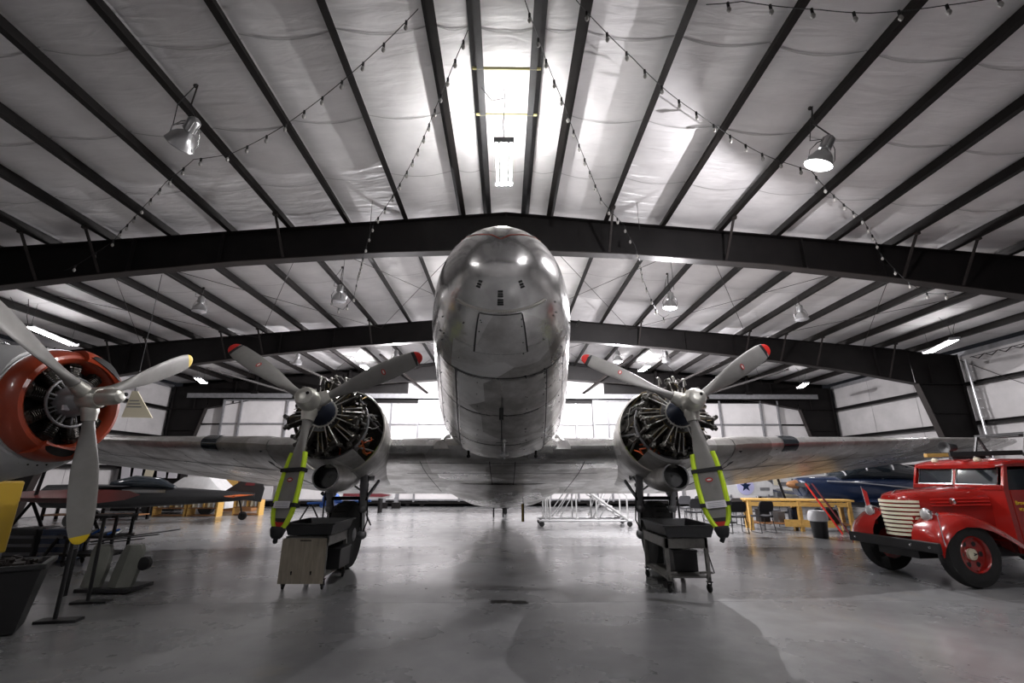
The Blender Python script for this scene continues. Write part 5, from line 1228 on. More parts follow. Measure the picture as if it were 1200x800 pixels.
for sy in (-1, 1):
    m = tb(); m.bar((0.62, sy * 0.3, 0.52), (0.1, sy * 0.3, 0.52), 0.06, 0.08); m.build('bumper_bracket', M_BLACK, FT)
    m = tb(); m.tube([(0.6, sy * 0.88, 0.6), (0.66, sy * 0.92, 1.02)], 0.006, 6); m.ball((0.66, sy * 0.92, 1.04), 0.022, 8, 6); m.build('bumper_guide_rod', M_CHROME, FT)
for k in range(3):
    m = tb(); m.lathe([(0.02, 0), (0.018, 0.01), (0.002, 0.015)], (0.666, (-0.6, 0.4, 0.7)[k], 0.56), (1, 0, 0), 10); m.build('bumper_bolt', M_CHROME, FT)
# cab: sides with window openings, roof, split windscreen
def cab_side(sy):
    m = tb(); y = sy * 0.735; th = sy * 0.03
    for poly in ([(-0.86, 0.45), (-0.86, 1.40), (-0.95, 1.40), (-0.95, 0.45)], [(-0.97, 0.42), (-0.97, 1.36), (-1.78, 1.36), (-1.78, 0.42)], [(-0.86, 1.40), (-0.98, 1.74), (-1.04, 1.74), (-0.96, 1.40)], [(-1.72, 1.36), (-1.72, 1.74), (-1.82, 1.74), (-1.82, 1.36)], [(-1.80, 0.42), (-1.80, 1.74), (-2.25, 1.74), (-2.25, 0.42)], [(-0.98, 1.70), (-0.98, 1.80), (-2.25, 1.80), (-2.25, 1.70)]):
        m.prism([Vector((x, y, z)) for x, z in poly], (0, -th, 0))
    return m
for sy in (-1, 1):
    m = tb(); y = sy * 0.735
    m.prism([Vector((x, y, z)) for x, z in ((-0.86, 0.45), (-0.86, 1.40), (-0.955, 1.40), (-0.955, 0.45))], (0, -sy * 0.03, 0)); m.build('cowl_side', M_RED, FT, bevel=0.004)
    m = tb(); m.prism([Vector((x, y + sy * 0.006, z)) for x, z in ((-0.965, 0.50), (-0.965, 1.37), (-1.78, 1.37), (-1.78, 0.50))], (0, -sy * 0.03, 0)); dr = m.build('door', M_RED, FT, bevel=0.006)
    m = tb(); m.prism([Vector((x, y - sy * 0.02, z)) for x, z in ((-0.97, 1.37), (-1.05, 1.68), (-1.70, 1.70), (-1.76, 1.37))], (0, -sy * 0.006, 0)); m.build('window_pane', M_GLASSD, dr)
    m = tb(); m.box((-1.66, y + sy * 0.03, 1.12), (0.12, 0.02, 0.022)); m.build('handle', M_CHROME, dr)
    m = tb(); m.prism([Vector((x, y, z)) for x, z in ((-0.86, 1.38), (-0.985, 1.74), (-1.04, 1.74), (-0.95, 1.38))], (0, -sy * 0.04, 0)); m.build('windscreen_pillar', M_RED, FT)
    m = tb(); m.prism([Vector((x, y, z)) for x, z in ((-1.74, 1.36), (-1.74, 1.75), (-1.83, 1.75), (-1.83, 1.36))], (0, -sy * 0.04, 0)); m.build('door_pillar', M_RED, FT)
    m = tb(); m.prism([Vector((x, y, z)) for x, z in ((-1.79, 0.45), (-1.79, 1.78), (-2.3, 1.78), (-2.3, 0.45))], (0, -sy * 0.03, 0)); m.build('cab_quarter_panel', M_RED, FT)
m = tb(); m.loft([sect(-0.93, 0.66, 1.70, 1.765, 0.6), sect(-0.99, 0.73, 1.69, 1.82, 0.6), sect(-1.2, 0.755, 1.69, 1.865, 0.6), sect(-1.9, 0.755, 1.69, 1.87, 0.6), sect(-2.28, 0.74, 1.69, 1.82, 0.6), sect(-2.33, 0.66, 1.70, 1.77, 0.6)]); m.build('cab_roof', M_RED, FT, smooth=True)
m = tb(); m.prism([Vector((x, 0.74, z)) for x, z in ((-2.32, 0.45), (-2.32, 1.75), (-2.28, 1.75), (-2.28, 0.45))], (0, -1.48, 0)); m.build('cab_back', M_RED, FT)
m = tb(); m.box((-0.90, 0, 1.40), (0.1, 1.44, 0.08)); m.box((-0.88, 0, 1.0), (0.04, 1.44, 0.8)); m.build('cowl_panel', M_RED, FT, bevel=0.01)
for sy in (-1, 1):
    p = [Vector((-0.885, sy * 0.03, 1.445)), Vector((-0.905, sy * 0.64, 1.445)), Vector((-0.995, sy * 0.64, 1.72)), Vector((-0.975, sy * 0.03, 1.72))]
    m = tb(); m.add(p, [(0, 1, 2, 3)]); gl = m.build('windscreen_glass', M_GLASSD, FT)
    m = tb(); q = [v + Vector((0.006, 0, 0)) for v in p]; m.tube(q + [q[0]], 0.014, 6, cap=False); m.build('windscreen_frame', M_CHROME, FT)
m = tb(); m.bar((-0.89, 0, 1.43), (-0.975, 0, 1.73), 0.04, 0.03); m.build('windscreen_post', M_RED, FT)
m = tb(); m.box((-1.9, 0, 0.95), (0.2, 1.3, 0.7)); m.build('seat_back', M_BLACK, FT)
m = tb(); m.tube([(-1.15 + 0.05 * math.sin(a), 0.35 + 0.19 * math.cos(a), 1.35 + 0.19 * math.sin(a)) for a in [2 * PI * k / 20 for k in range(21)]], 0.012, 6, cap=False); m.build('steering_wheel', M_BLACK, FT)
m = tb(); m.box((-3.4, 0, 0.95), (2.1, 1.5, 0.8)); m.build('hose_body', M_RED, FT, bevel=0.02)
m = tb(); m.box((-1.8, 0, 0.42), (4.6, 0.7, 0.14)); m.build('chassis', M_BLACK, FT)
m = tb(); m.lathe([(0.04, -0.05), (0.05, 0.0), (0.02, 0.04)], (-1.0, 0.35, 1.84), (1, 0, 0), 12); m.lathe([(0.04, -0.05), (0.05, 0.0), (0.02, 0.04)], (-1.0, -0.35, 1.84), (1, 0, 0), 12); m.build('marker_lamp', M_CREAM, FT)
m = tb(); m.tube([(0.40, -0.52, 0.98), (0.46, -0.5, 1.40)], 0.005, 5); fl = m.build('flag_staff', M_CHROME, FT)
m = tb(); m.prism([Vector((0.41, -0.515, 1.08)), Vector((0.455, -0.5, 1.38)), Vector((0.36, -0.5, 1.30)), Vector((0.33, -0.515, 1.04))], (0, -0.008, 0)); g_ = m.build('flag', M_DECALR, fl)
def text(body, size, loc, rot, m_, parent, nm='lettering', ext=0.002):
    c = bpy.data.curves.new(nm, 'FONT'); c.body = body; c.size = size; c.extrude = ext; c.materials.append(m_)
    tmp = bpy.data.objects.new('tmp', c); me = bpy.data.meshes.new_from_object(tmp); bpy.data.objects.remove(tmp)
    if not me.materials: me.materials.append(m_)
    o = bpy.data.objects.new(nm, me); COL.objects.link(o); o.parent = parent
    o.matrix_local = Matrix.Translation(-WL(parent)) @ Matrix.Translation(loc) @ rot
    return o
# lettering on the near door (local +y side)
R_side = TT.to_3x3().to_4x4() @ Matrix.Rotation(PI, 4, 'Z') @ Matrix.Rotation(PI / 2, 4, 'X')
text('Brown V', 0.085, TT @ Vector((-0.99, 0.745, 1.15)), R_side, M_YELLETTER, FT)
text('VOL. FIRE', 0.06, TT @ Vector((-1.03, 0.745, 1.06)), R_side, M_YELLETTER, FT)
# roof rack with ladder: two things lying on the cab roof
LD = thing('ladder', TT @ Vector((-2.2, 0.25, 1.9)), 'dark wooden ladder with pale rungs lying along the fire truck roof', 'ladder')
for yy in (0.08, 0.48):
    m = tb(); m.bar((-0.35, yy, 1.92), (-4.6, yy, 2.04), 0.035, 0.075); m.build('rail', M_BLACK, LD, bevel=0.004)
for k in range(15):
    x = -0.7 - k * 0.26; m = tb(); m.tube([(x, 0.08, 1.925 + 0.028 * (-x - 0.35)), (x, 0.48, 1.925 + 0.028 * (-x - 0.35))], 0.017, 7); m.build('rung', M_ALU, LD)
m = tb(); m.bar((-0.1, 0.3, 1.905), (-0.62, 0.3, 1.92), 0.06, 0.06); hp = m.build('hooked_end', M_WOODY, LD, bevel=0.006)
SL = thing('siren', TT @ Vector((-1.25, 0.25, 1.97)), 'black siren with bracket standing over the cab roof of the fire truck', 'siren')
m = tb(); m.lathe([(0.03, -0.12), (0.06, -0.1), (0.07, 0.0), (0.1, 0.1), (0.11, 0.12), (0.09, 0.12), (0.02, 0.08)], (-1.28, -0.25, 2.08), (1, 0, 0), 18); m.build('horn', M_BLACK, SL, smooth=True)
m = tb(); m.bar((-1.28, -0.25, 1.875), (-1.28, -0.25, 2.02), 0.05, 0.05); m.build('bracket', M_BLACK, SL)
RK = thing('hose_reel_frame', TT @ Vector((-1.9, 0.3, 1.86)), 'dark folding frame rising behind the siren on the fire truck roof', 'frame')
for yy in (0.55, -0.2):
    m = tb(); m.bar((-1.7, yy, 1.9), (-1.86, yy, 2.28), 0.03, 0.03); m.bar((-2.05, yy, 1.9), (-1.86, yy, 2.28), 0.03, 0.03); m.build('strut', M_BLACK, RK)
m = tb(); m.bar((-1.86, 0.58, 2.28), (-1.86, -0.23, 2.28), 0.04, 0.04); m.box((-2.0, 0.2, 2.26), (0.3, 0.5, 0.05)); m.build('crossbar', M_BLACK, RK)

# ================================================================== FAR SIDE: STAIRS, CHAIRS, BENCH
def seg(parent, nm, m_, *pairs, r=0.02, n=7):
    for a, b in pairs:
        m = MB(); m.tube([a, b], r, n); m.build(nm, m_, parent, smooth=True)
# rolling access stairs
ST = thing('rolling_stairs', (2.8, 16.2, 0), 'white tubular rolling stairs parked behind the right engine cart', 'stairs')
sx0, sx1 = 1.1, 4.1
for yy in (15.7, 16.7):
    seg(ST, 'base_rail', M_ALU, ((sx0, yy, 0.18), (sx1, yy, 0.18)), r=0.035)
    seg(ST, 'stringer', M_WHITE, ((2.3, yy, 1.35), (3.95, yy, 0.2)), r=0.045)
    seg(ST, 'handrail', M_WHITE, ((2.3, yy, 2.05), (3.95, yy, 0.95)), ((1.45, yy, 2.05), (2.3, yy, 2.05)), r=0.025)
    seg(ST, 'post', M_WHITE, ((1.3, yy, 0.18), (1.3, yy, 1.35)), ((1.45, yy, 0.2), (1.45, yy, 2.05)), ((2.3, yy, 0.18), (2.3, yy, 2.05)), ((2.95, yy, 0.2), (2.95, yy, 1.6)), ((3.95, yy, 0.2), (3.95, yy, 0.95)), r=0.025)
    seg(ST, 'diagonal', M_ALU, ((1.5, yy, 0.3), (2.25, yy, 1.3)), ((1.75, yy, 0.25), (2.4, yy, 1.3)), ((3.3, yy, 1.35), (2.85, yy, 0.25)), ((3.6, yy, 1.2), (3.0, yy, 0.2)), r=0.018)
    for x in (sx0 + 0.08, sx1 - 0.1):
        m = MB(); m.lathe([(0.05, -0.025), (0.085, -0.02), (0.085, 0.02), (0.05, 0.025)], (x, yy, 0.085), (0, 1, 0), 14); m.build('wheel', M_RUBBER, ST, smooth=True)
seg(ST, 'cross_rail', M_ALU, ((sx0, 15.7, 0.18), (sx0, 16.7, 0.18)), ((sx1, 15.7, 0.18), (sx1, 16.7, 0.18)), ((2.3, 15.7, 2.05), (2.3, 16.7, 2.05)), r=0.025)
for k in range(7):
    x = 2.45 + k * 0.23; z = 1.25 - k * 0.16; m = MB(); m.box((x, 16.2, z), (0.22, 0.94, 0.035)); m.build('step', M_WHITE, ST)
m = MB(); m.box((1.85, 16.2, 1.36), (0.9, 1.0, 0.05)); m.build('platform', M_WHITE, ST)
# tail stand
TS = thing('tail_stand', (0.1, 19.6, 0), 'low grey trestle standing near the tail wheel of the airliner', 'stand')
m = MB(); m.box((-0.25, 19.3, 0.42), (0.5, 0.3, 0.06)); m.build('top', M_GREYSTEEL, TS)
for dx in (-0.45, -0.08):
    for dy in (-0.1, 0.1): m = MB(); m.box((dx, 19.3 + dy, 0.2), (0.05, 0.05, 0.4)); m.build('leg', M_STEEL, TS)
# yellow streamer hanging from the wing
SR = thing('warning_streamer', (0.47, 12.6, 0.45), 'yellow and black warning streamer hanging on a cord below the airliner belly', 'streamer')
m = MB(); m.tube([(0.47, 12.6, 0.88), (0.46, 12.6, 1.22)], 0.008, 5); m.build('cord', M_WIRE, SR)
m = MB(); m.box((0.46, 12.6, 0.66), (0.07, 0.012, 0.44)); m.build('ribbon', M_YELLOW, SR)
m = MB(); m.box((0.485, 12.593, 0.66), (0.018, 0.008, 0.44)); m.build('edge_stripe', M_BLACK, SR)

def make_chair(lbl, seatm):
    t = thing('stacking_chair', (0, 0, 0), lbl, 'chair', 'stacking chairs by the yellow bench')
    m = MB(); m.loft([[Vector((x * w_, y, z + 0.03 * (abs(x) ** 2))) for x in (-1, -0.5, 0, 0.5, 1)] + [Vector((x * w_, y, z - 0.03)) for x in (1, 0, -1)] for y, z, w_ in ((-0.22, 0.46, 0.20), (-0.15, 0.47, 0.23), (0.1, 0.45, 0.23), (0.21, 0.455, 0.21))]); m.build('seat', seatm, t, smooth=True)
    m = MB(); m.loft([[Vector((x * w_, y + 0.03 * (1 - x * x) * -1, z)) for x in (-1, -0.5, 0, 0.5, 1)] + [Vector((x * w_, y - 0.035, z)) for x in (1, 0, -1)] for z, y, w_ in ((0.58, -0.20, 0.17), (0.62, -0.205, 0.215), (0.74, -0.23, 0.225), (0.84, -0.26, 0.20), (0.87, -0.27, 0.15))]); m.build('backrest', seatm, t, smooth=True)
    for sx in (-1, 1):
        m = MB(); m.tube([(sx * 0.2, -0.16, 0.44), (sx * 0.22, -0.24, 0.02)], 0.012, 6); m.build('leg', M_BLACK, t)
        m = MB(); m.tube([(sx * 0.2, 0.16, 0.44), (sx * 0.22, 0.24, 0.02)], 0.012, 6); m.build('leg', M_BLACK, t)
        m = MB(); m.tube([(sx * 0.2, 0.18, 0.44), (sx * 0.2, -0.18, 0.44), (sx * 0.18, -0.22, 0.62)], 0.011, 6); m.build('frame', M_BLACK, t)
        m = MB(); m.tube([(sx * 0.22, 0.24, 0.02), (sx * 0.22, -0.24, 0.02)], 0.012, 6); m.build('floor_runner', M_BLACK, t)
    return t
ch0 = make_chair('black chair nearest the right propeller strap, in front of the yellow bench', M_CHAIR)
ch0.location = (6.62, 13.95, 0); ch0.rotation_euler = (0, 0, -0.1)
gch0 = make_chair('grey-backed chair behind the nearest black chair, at the left end of the bench', M_CHAIRG)
gch0.location = (7.5, 15.95, 0); gch0.rotation_euler = (0, 0, 0.1)
copy_tree(ch0, (7.42, 14.05, 0), 0.12, label='black chair beside the nearest one, second in the front row by the bench')
copy_tree(ch0, (6.05, 15.6, 0), 0.1, label='black chair partly behind the drip tray of the open cart')
copy_tree(gch0, (8.2, 16.1, 0), -0.1, label='grey-backed chair second from the left end behind the yellow bench')
copy_tree(gch0, (8.95, 16.3, 0), 0.05, label='grey-backed chair third from the left end behind the yellow bench')
copy_tree(gch0, (6.45, 17.6, 0), 0.05, label='far grey-backed chair left of two, above the open cart')
copy_tree(gch0, (7.05, 17.6, 0), -0.05, label='far grey-backed chair right of two, close to the yellow strap')
copy_tree(ch0, (9.0, 15.35, 0), 0.4, label='black chair tucked under the yellow bench near its middle')

# yellow bench
BN = thing('workbench', (8.5, 14.2, 0), 'long yellow pine workbench with lower shelf behind the chairs', 'workbench')
bd = Vector((2.55, -0.75, 0)).normalized(); bn_ = Vector((-bd.y, bd.x, 0)); b0 = Vector((7.35, 14.75, 0))
def bp(a, b, z): return b0 + bd * a + bn_ * b + Vector((0, 0, z))
for k in range(4):
    m = MB(); m.bar(bp(0, 0.1 + k * 0.19, 0.86), bp(2.9, 0.1 + k * 0.19, 0.86), 0.18, 0.05); m.build('top_board', M_WOODY, BN, bevel=0.004)
for a in (0.1, 1.45, 2.75):
    for b in (0.05, 0.7): m = MB(); m.bar(bp(a, b, 0), bp(a, b, 0.83), 0.1, 0.1); m.build('leg', M_WOODY, BN, bevel=0.004)
m = MB(); m.bar(bp(0.1, 0.02, 0.75), bp(2.8, 0.02, 0.75), 0.04, 0.12); m.build('front_rail', M_WOODY, BN)
m = MB(); m.bar(bp(1.0, 0.02, 0.22), bp(2.3, 0.02, 0.22), 0.04, 0.2); m.build('shelf_front', M_WOODY, BN)
m = MB(); m.bar(bp(0.1, 0.38, 0.2), bp(2.8, 0.38, 0.2), 0.7, 0.03); m.build('shelf', M_WOODB, BN)
stuffs = [(0.5, M_BLACK, (0.3, 0.3, 0.34), 'black tool case at the left of the bench shelf'), (0.95, M_GREYSTEEL, (0.22, 0.3, 0.28), 'grey metal box on the bench shelf'), (1.35, M_NAVY, (0.2, 0.25, 0.4), 'navy canister on the bench shelf by the middle leg'), (1.9, M_CREAM, (0.25, 0.3, 0.3), 'cream carton on the right of the bench shelf'), (2.35, M_BLACK, (0.26, 0.3, 0.36), 'black bag at the right end of the bench shelf')]
for a, m_, sz, lb in stuffs:
    c = bp(a, 0.36, 0.215); t = thing('shelf_box', c, lb, 'box'); m = MB(); m.box(c + Vector((0, 0, sz[2] / 2)), sz); m.build('body', m_, t, bevel=0.015)
    m = MB(); m.box(c + Vector((0, 0, sz[2] + 0.012)), (sz[0] * 1.03, sz[1] * 1.03, 0.03)); m.build('lid', m_, t, bevel=0.006)
WB = thing('waste_bin', (8.34, 12.95, 0), 'dark waste bin with a white liner in front of the yellow bench', 'bin')
m = MB(); m.lathe([(0.165, 0.0), (0.175, 0.02), (0.215, 0.55), (0.225, 0.56), (0.215, 0.57), (0.18, 0.5), (0.15, 0.05)], (8.34, 12.95, 0), n=20); m.build('bin_body', M_BLACK, WB, smooth=True)
m = MB(); m.lathe([(0.2, 0.5), (0.232, 0.55), (0.238, 0.50), (0.23, 0.42), (0.232, 0.58), (0.19, 0.68), (0.1, 0.62), (0.02, 0.58)], (8.34, 12.95, 0), n=18); m.build('liner', M_BAG, WB, smooth=True)
for (x, lb, m_) in ((9.15, 'red pole leaning on the yellow bench', M_REDTIP), (9.35, 'purple-red pole leaning on the right end of the yellow bench', M_MAROON)):
    m = MB(); m.tube([(x + 0.3, 13.7, 0.0), (x - 0.2, 14.2, 1.35)], 0.025, 7); tag(m.build('leaning_pole', m_, None, loc=(x, 13.9, 0)), lb, 'pole')

# navy aeroplane behind the bench and truck
NV = thing('navy_plane', (11.5, 16.2, 0), 'dark navy light aeroplane with silver windscreen behind the fire truck', 'airplane')
def nr(x, wy, zb, zt): return [Vector((x, 16.2 + wy * math.copysign(abs(math.cos(a)) ** .8, math.cos(a)), (zb + zt) / 2 + (zt - zb) / 2 * math.copysign(abs(math.sin(a)) ** .8, math.sin(a)))) for a in [2 * PI * j / 24 for j in range(24)]]
m = MB(); m.loft([nr(9.9, 0.25, 1.1, 1.45), nr(9.98, 0.42, 0.9, 1.5), nr(10.3, 0.52, 0.72, 1.53), nr(11.0, 0.58, 0.62, 1.55), nr(11.6, 0.62, 0.55, 1.56), nr(13.2, 0.62, 0.5, 1.52), nr(15.0, 0.4, 0.7, 1.4), nr(17.0, 0.12, 1.0, 1.3)]); nvf = m.build('fuselage', M_NAVY, NV, smooth=True)
m = MB(); m.loft([nr(11.15, 0.45, 1.4, 1.56), nr(11.5, 0.52, 1.4, 1.85), nr(12.0, 0.55, 1.4, 2.05), nr(13.0, 0.53, 1.4, 2.08), nr(14.0, 0.4, 1.35, 1.85), nr(14.6, 0.25, 1.3, 1.5)]); m.build('cabin_glazing', M_GLASSD, nvf, smooth=True)
for x, zt, wy in ((11.3, 1.75, 0.5), (12.0, 2.07, 0.565), (12.9, 2.1, 0.55)):
    m = MB(); rg = nr(x, wy, 1.4, zt); m.tube([rg[(k) % 24] for k in range(13)], 0.025, 6); m.build('window_frame', M_ALU, nvf, smooth=True)
m = MB(); m.tube([(10.6, 15.64, 1.40), (11.4, 15.57, 1.36), (12.4, 15.56, 1.27), (13.5, 15.6, 1.16)], 0.02, 6); m.build('trim_line', M_ALU, nvf)
m = MB(); m.lathe([(0.02, -0.3), (0.1, -0.22), (0.14, 0.0), (0.15, 0.05)], (9.85, 16.2, 1.28), (1, 0, 0), 16); m.build('spinner', M_WOODB, NV, smooth=True)
for d in (-1, 1): m = MB(); m.loft([[Vector((9.78, 16.2 + d * r + dy, 1.28 + 0.03 * dz)) for dy, dz in ((0, w_), (0.0, -w_))] + [Vector((9.82, 16.2 + d * r, 1.28 - 0.03 * w_)), Vector((9.82, 16.2 + d * r, 1.28 + 0.03 * w_))] for r, w_ in ((0.1, 1), (0.4, 2.4), (0.7, 2.2), (0.9, 0.6))]); m.build('blade', M_BLACK, NV)
for sg in (-1, 1):
    m = MB(); m.loft([[Vector((11.3 + t * ch, 16.2 + sg * y_, 0.72 + 0.05 * y_ + y * 0.13 * ch * sd)) for t, y, sd in AF] for y_, ch in ((0.5, 1.6), (2.0, 1.4), (3.0 if sg < 0 else 4.5, 1.0))]); m.build('wing', M_NAVY, NV, smooth=True)
    m = MB(); m.lathe([(0.08, -0.06), (0.2, -0.07), (0.23, 0), (0.2, 0.07), (0.08, 0.06)], (11.2, 16.2 + sg * 1.1, 0.23), (0, 1, 0), 18); m.build('main_wheel', M_RUBBER, NV, smooth=True)
    m = MB(); m.bar((11.2, 16.2 + sg * 1.1, 0.23), (11.5, 16.2 + sg * 1.0, 0.75), 0.05, 0.05); m.build('gear_leg', M_ALU, NV)
m = MB(); m.bar((16.6, 16.2, 0.12), (16.4, 16.2, 1.05), 0.05, 0.05); m.lathe([(0.03, -0.03), (0.1, 0), (0.03, 0.03)], (16.6, 16.2, 0.1), (0, 1, 0), 12); m.build('tail_wheel', M_RUBBER, NV)
for sx, lb in ((11.9, 'front'), (12.6, 'rear')):
    m = MB(); m.box((sx, 16.0, 1.5), (0.14, 0.36, 0.5)); m.build('seat', M_CREAM, NV, bevel=0.03)

# emblem board, posters and small frames against the far right
EB = thing('emblem_board', (10.3, 20.2, 0), 'white rounded board with a round blue star emblem behind the chairs', 'board')
m = MB(); m.prism([Vector((9.3, 20.2, z)) if i == 0 else Vector((x, 20.2, z)) for i, (x, z) in enumerate(((9.3, 0.75), (9.35, 1.3), (9.8, 1.52), (10.9, 1.5), (11.3, 1.25), (11.3, 0.75)))], (0, 0.06, 0)); eb = m.build('panel', M_WHITE, EB)
m = MB(); m.lathe([(0.36, 0), (0.36, 0.02)], (10.15, 20.19, 1.14), (0, -1, 0), 24); m.build('emblem_disc', mat('emblem_pale_blue', (0.5, 0.5, 0.75), 0.5), eb)
star = []
for k in range(10): a = PI / 2 + PI * k / 5; r = 0.24 if k % 2 == 0 else 0.1; star.append(Vector((10.15 + r * math.cos(a), 20.16, 1.14 + r * math.sin(a))))
m = MB(); m.prism(star, (0, -0.01, 0)); m.build('emblem_star', M_NAVY, eb)
m = MB(); m.box((10.95, 20.17, 1.02), (0.4, 0.02, 0.12)); m.build('nameplate', M_GREYSTEEL, eb)
for x in (9.5, 11.1): m = MB(); m.box((x, 20.23, 0.4), (0.07, 0.07, 0.8)); m.build('leg', M_GREYSTEEL, EB)
DB = thing('display_screen', (12.6, 20.8, 0), 'pale freestanding display screen full of small pictures beyond the bench', 'board')
m = MB(); m.box((12.5, 20.8, 1.35), (3.2, 0.05, 1.5)); db = m.build('panel', M_WHITE, DB)
rp = random.Random(5)
for i in range(8):
    for j in range(3):
        if rp.random() < 0.2: continue
        m = MB(); m.box((11.1 + i * 0.39 + rp.uniform(-.04, .04), 20.765, 0.85 + j * 0.47), (rp.uniform(0.18, 0.3), 0.02, rp.uniform(0.2, 0.34))); m.build('picture', rp.choice([M_GREYSTEEL, M_LABEL, M_CREAM, M_BLACK, M_WOODB, M_WHITE, M_CHAIRG]), db)
for x in (11.0, 14.0): m = MB(); m.box((x, 20.85, 0.35), (0.08, 0.3, 0.7)); m.build('leg', M_STEEL, DB)
seg(DB, 'mast', M_STEEL, ((9.7, 16.6, 0.7), (9.45, 16.6, 1.75)), r=0.04)
# dark pole with round-headed stand right of the strap
FS = thing('floor_stand', (7.55, 17.0, 0), 'thin dark floor stand seen right of the right propeller strap', 'stand')
m = MB(); m.tube([(7.75, 17.0, 0.03), (7.6, 17.0, 1.5)], 0.035, 8); m.build('pole', M_MAROON, FS); m = MB(); m.lathe([(0.3, 0), (0.28, 0.03), (0.03, 0.05)], (7.75, 17.0, 0), n=18); m.build('base', M_STEEL, FS)
# bollard posts in front of the door
for x, lb in ((-6.05, 'left of two dark posts by the hangar door, left of the fuselage'), (-5.4, 'right of two dark posts by the hangar door, left of the fuselage')):
    t = thing('door_post', (x, 24.2, 0), lb, 'post', None); m = MB(); m.box((x, 24.2, 0.55), (0.2, 0.14, 1.1)); m.build('post', M_GREYSTEEL, t); m = MB(); m.box((x, 24.2, 0.14), (0.4, 0.3, 0.28)); m.build('foot', M_STEEL, t, bevel=0.01)
WP = thing('wing_section', (-6.9, 21.5, 0), 'white aircraft wing section with a maroon arrow stripe behind the left engine', 'wing panel')
m = MB(); m.loft([[Vector((x, 21.5 + y * 0.5, z0 + zz)) for y, zz in ((-0.3, 0), (0.3, 0), (0.3, h_), (-0.3, h_))] for x, z0, h_ in ((-8.1, 0.62, 0.1), (-7.6, 0.58, 0.55), (-5.6, 0.58, 0.5), (-4.9, 0.62, 0.3))]); wp = m.build('panel', M_WHITE, WP)
m = MB(); m.prism([Vector((-7.1, 21.33, 0.86)), Vector((-5.4, 21.33, 0.80)), Vector((-4.95, 21.33, 0.74)), Vector((-5.4, 21.33, 0.66)), Vector((-7.1, 21.33, 0.70))], (0, -0.01, 0)); m.build('arrow_stripe', M_MAROON, wp)
for x in (-7.4, -5.5): m = MB(); m.box((x, 21.5, 0.3), (0.1, 0.4, 0.6)); m.build('trestle', M_STEEL, WP)
EG = thing('engine_on_stand', (-5.6, 15.6, 0), 'small blue and red engine on a stand seen under the left engine', 'engine')
m = MB(); m.lathe([(0.1, -0.3), (0.2, -0.22), (0.22, 0.1), (0.12, 0.3)], (-5.55, 15.6, 0.85), (0.2, 1, 0), 14); m.build('crankcase', M_BLUE, EG, smooth=True)
for k in range(5):
    a = 2 * PI * k / 5; m = MB(); m.tube([(-5.55 + 0.18 * math.cos(a), 15.5, 0.85 + 0.18 * math.sin(a)), (-5.55 + 0.36 * math.cos(a), 15.5, 0.85 + 0.36 * math.sin(a))], 0.07, 8); m.build('cylinder', (M_BLUE, M_DECALR, M_STEEL)[k % 3], EG)
m = MB(); m.bar((-6.3, 15.6, 0.72), (-4.3, 15.6, 0.80), 0.1, 0.06); m.build('beam', M_BLUE, EG)
for x in (-6.2, -4.6): seg(EG, 'stand_leg', M_STEEL, ((x, 15.6, 0.75), (x - 0.25, 15.2, 0.03)), ((x, 15.6, 0.75), (x + 0.25, 16.0, 0.03)), r=0.025)

# ================================================================== LEFT SIDE
BP = thing('black_plane', (-11.6, 17.2, 0), 'low black aeroplane with an orange and white tail seen under the left wing', 'airplane')
def lp(t, b, z):     # along the fuselage from tail to nose
    A = Vector((-9.35, 18.2, 0)); Bv = Vector((-14.9, 15.9, 0)); d = (Bv - A); L = d.length; d.normalize(); n = Vector((-d.y, d.x, 0)); return A + d * t * L + n * b + Vector((0, 0, z))
def lr(t, wy, zb, zt): return [lp(t, wy * math.cos(a), (zb + zt) / 2 + (zt - zb) / 2 * math.sin(a)) for a in [2 * PI * j / 20 for j in range(20)]]
m = MB(); m.loft([lr(0.0, 0.06, 0.72, 0.95), lr(0.12, 0.16, 0.66, 1.02), lr(0.35, 0.33, 0.58, 1.14), lr(0.6, 0.42, 0.52, 1.25), lr(0.85, 0.44, 0.52, 1.3), lr(1.0, 0.4, 0.58, 1.28), lr(1.04, 0.1, 0.8, 1.0)]); bf = m.build('fuselage', M_BLACK, BP, smooth=True)
m = MB(); m.prism([lp(-0.04, 0.02, 0.62), lp(-0.05, 0.02, 1.1), lp(-0.015, 0.02, 1.66), lp(0.03, 0.02, 1.68), lp(0.07, 0.02, 1.45), lp(0.17, 0.02, 1.0), lp(0.1, 0.02, 0.75)], (lp(0, -0.04, 0) - lp(0, 0, 0))); fn = m.build('fin', M_BLACK, BP, bevel=0.01)
m = MB(); m.prism([lp(0.005, 0.06, 1.3), lp(0.055, 0.06, 1.32), lp(0.06, 0.06, 1.22), lp(0.01, 0.06, 1.2)], (lp(0, 0.01, 0) - lp(0, 0, 0))); m.build('fin_badge', M_MAROON, fn)
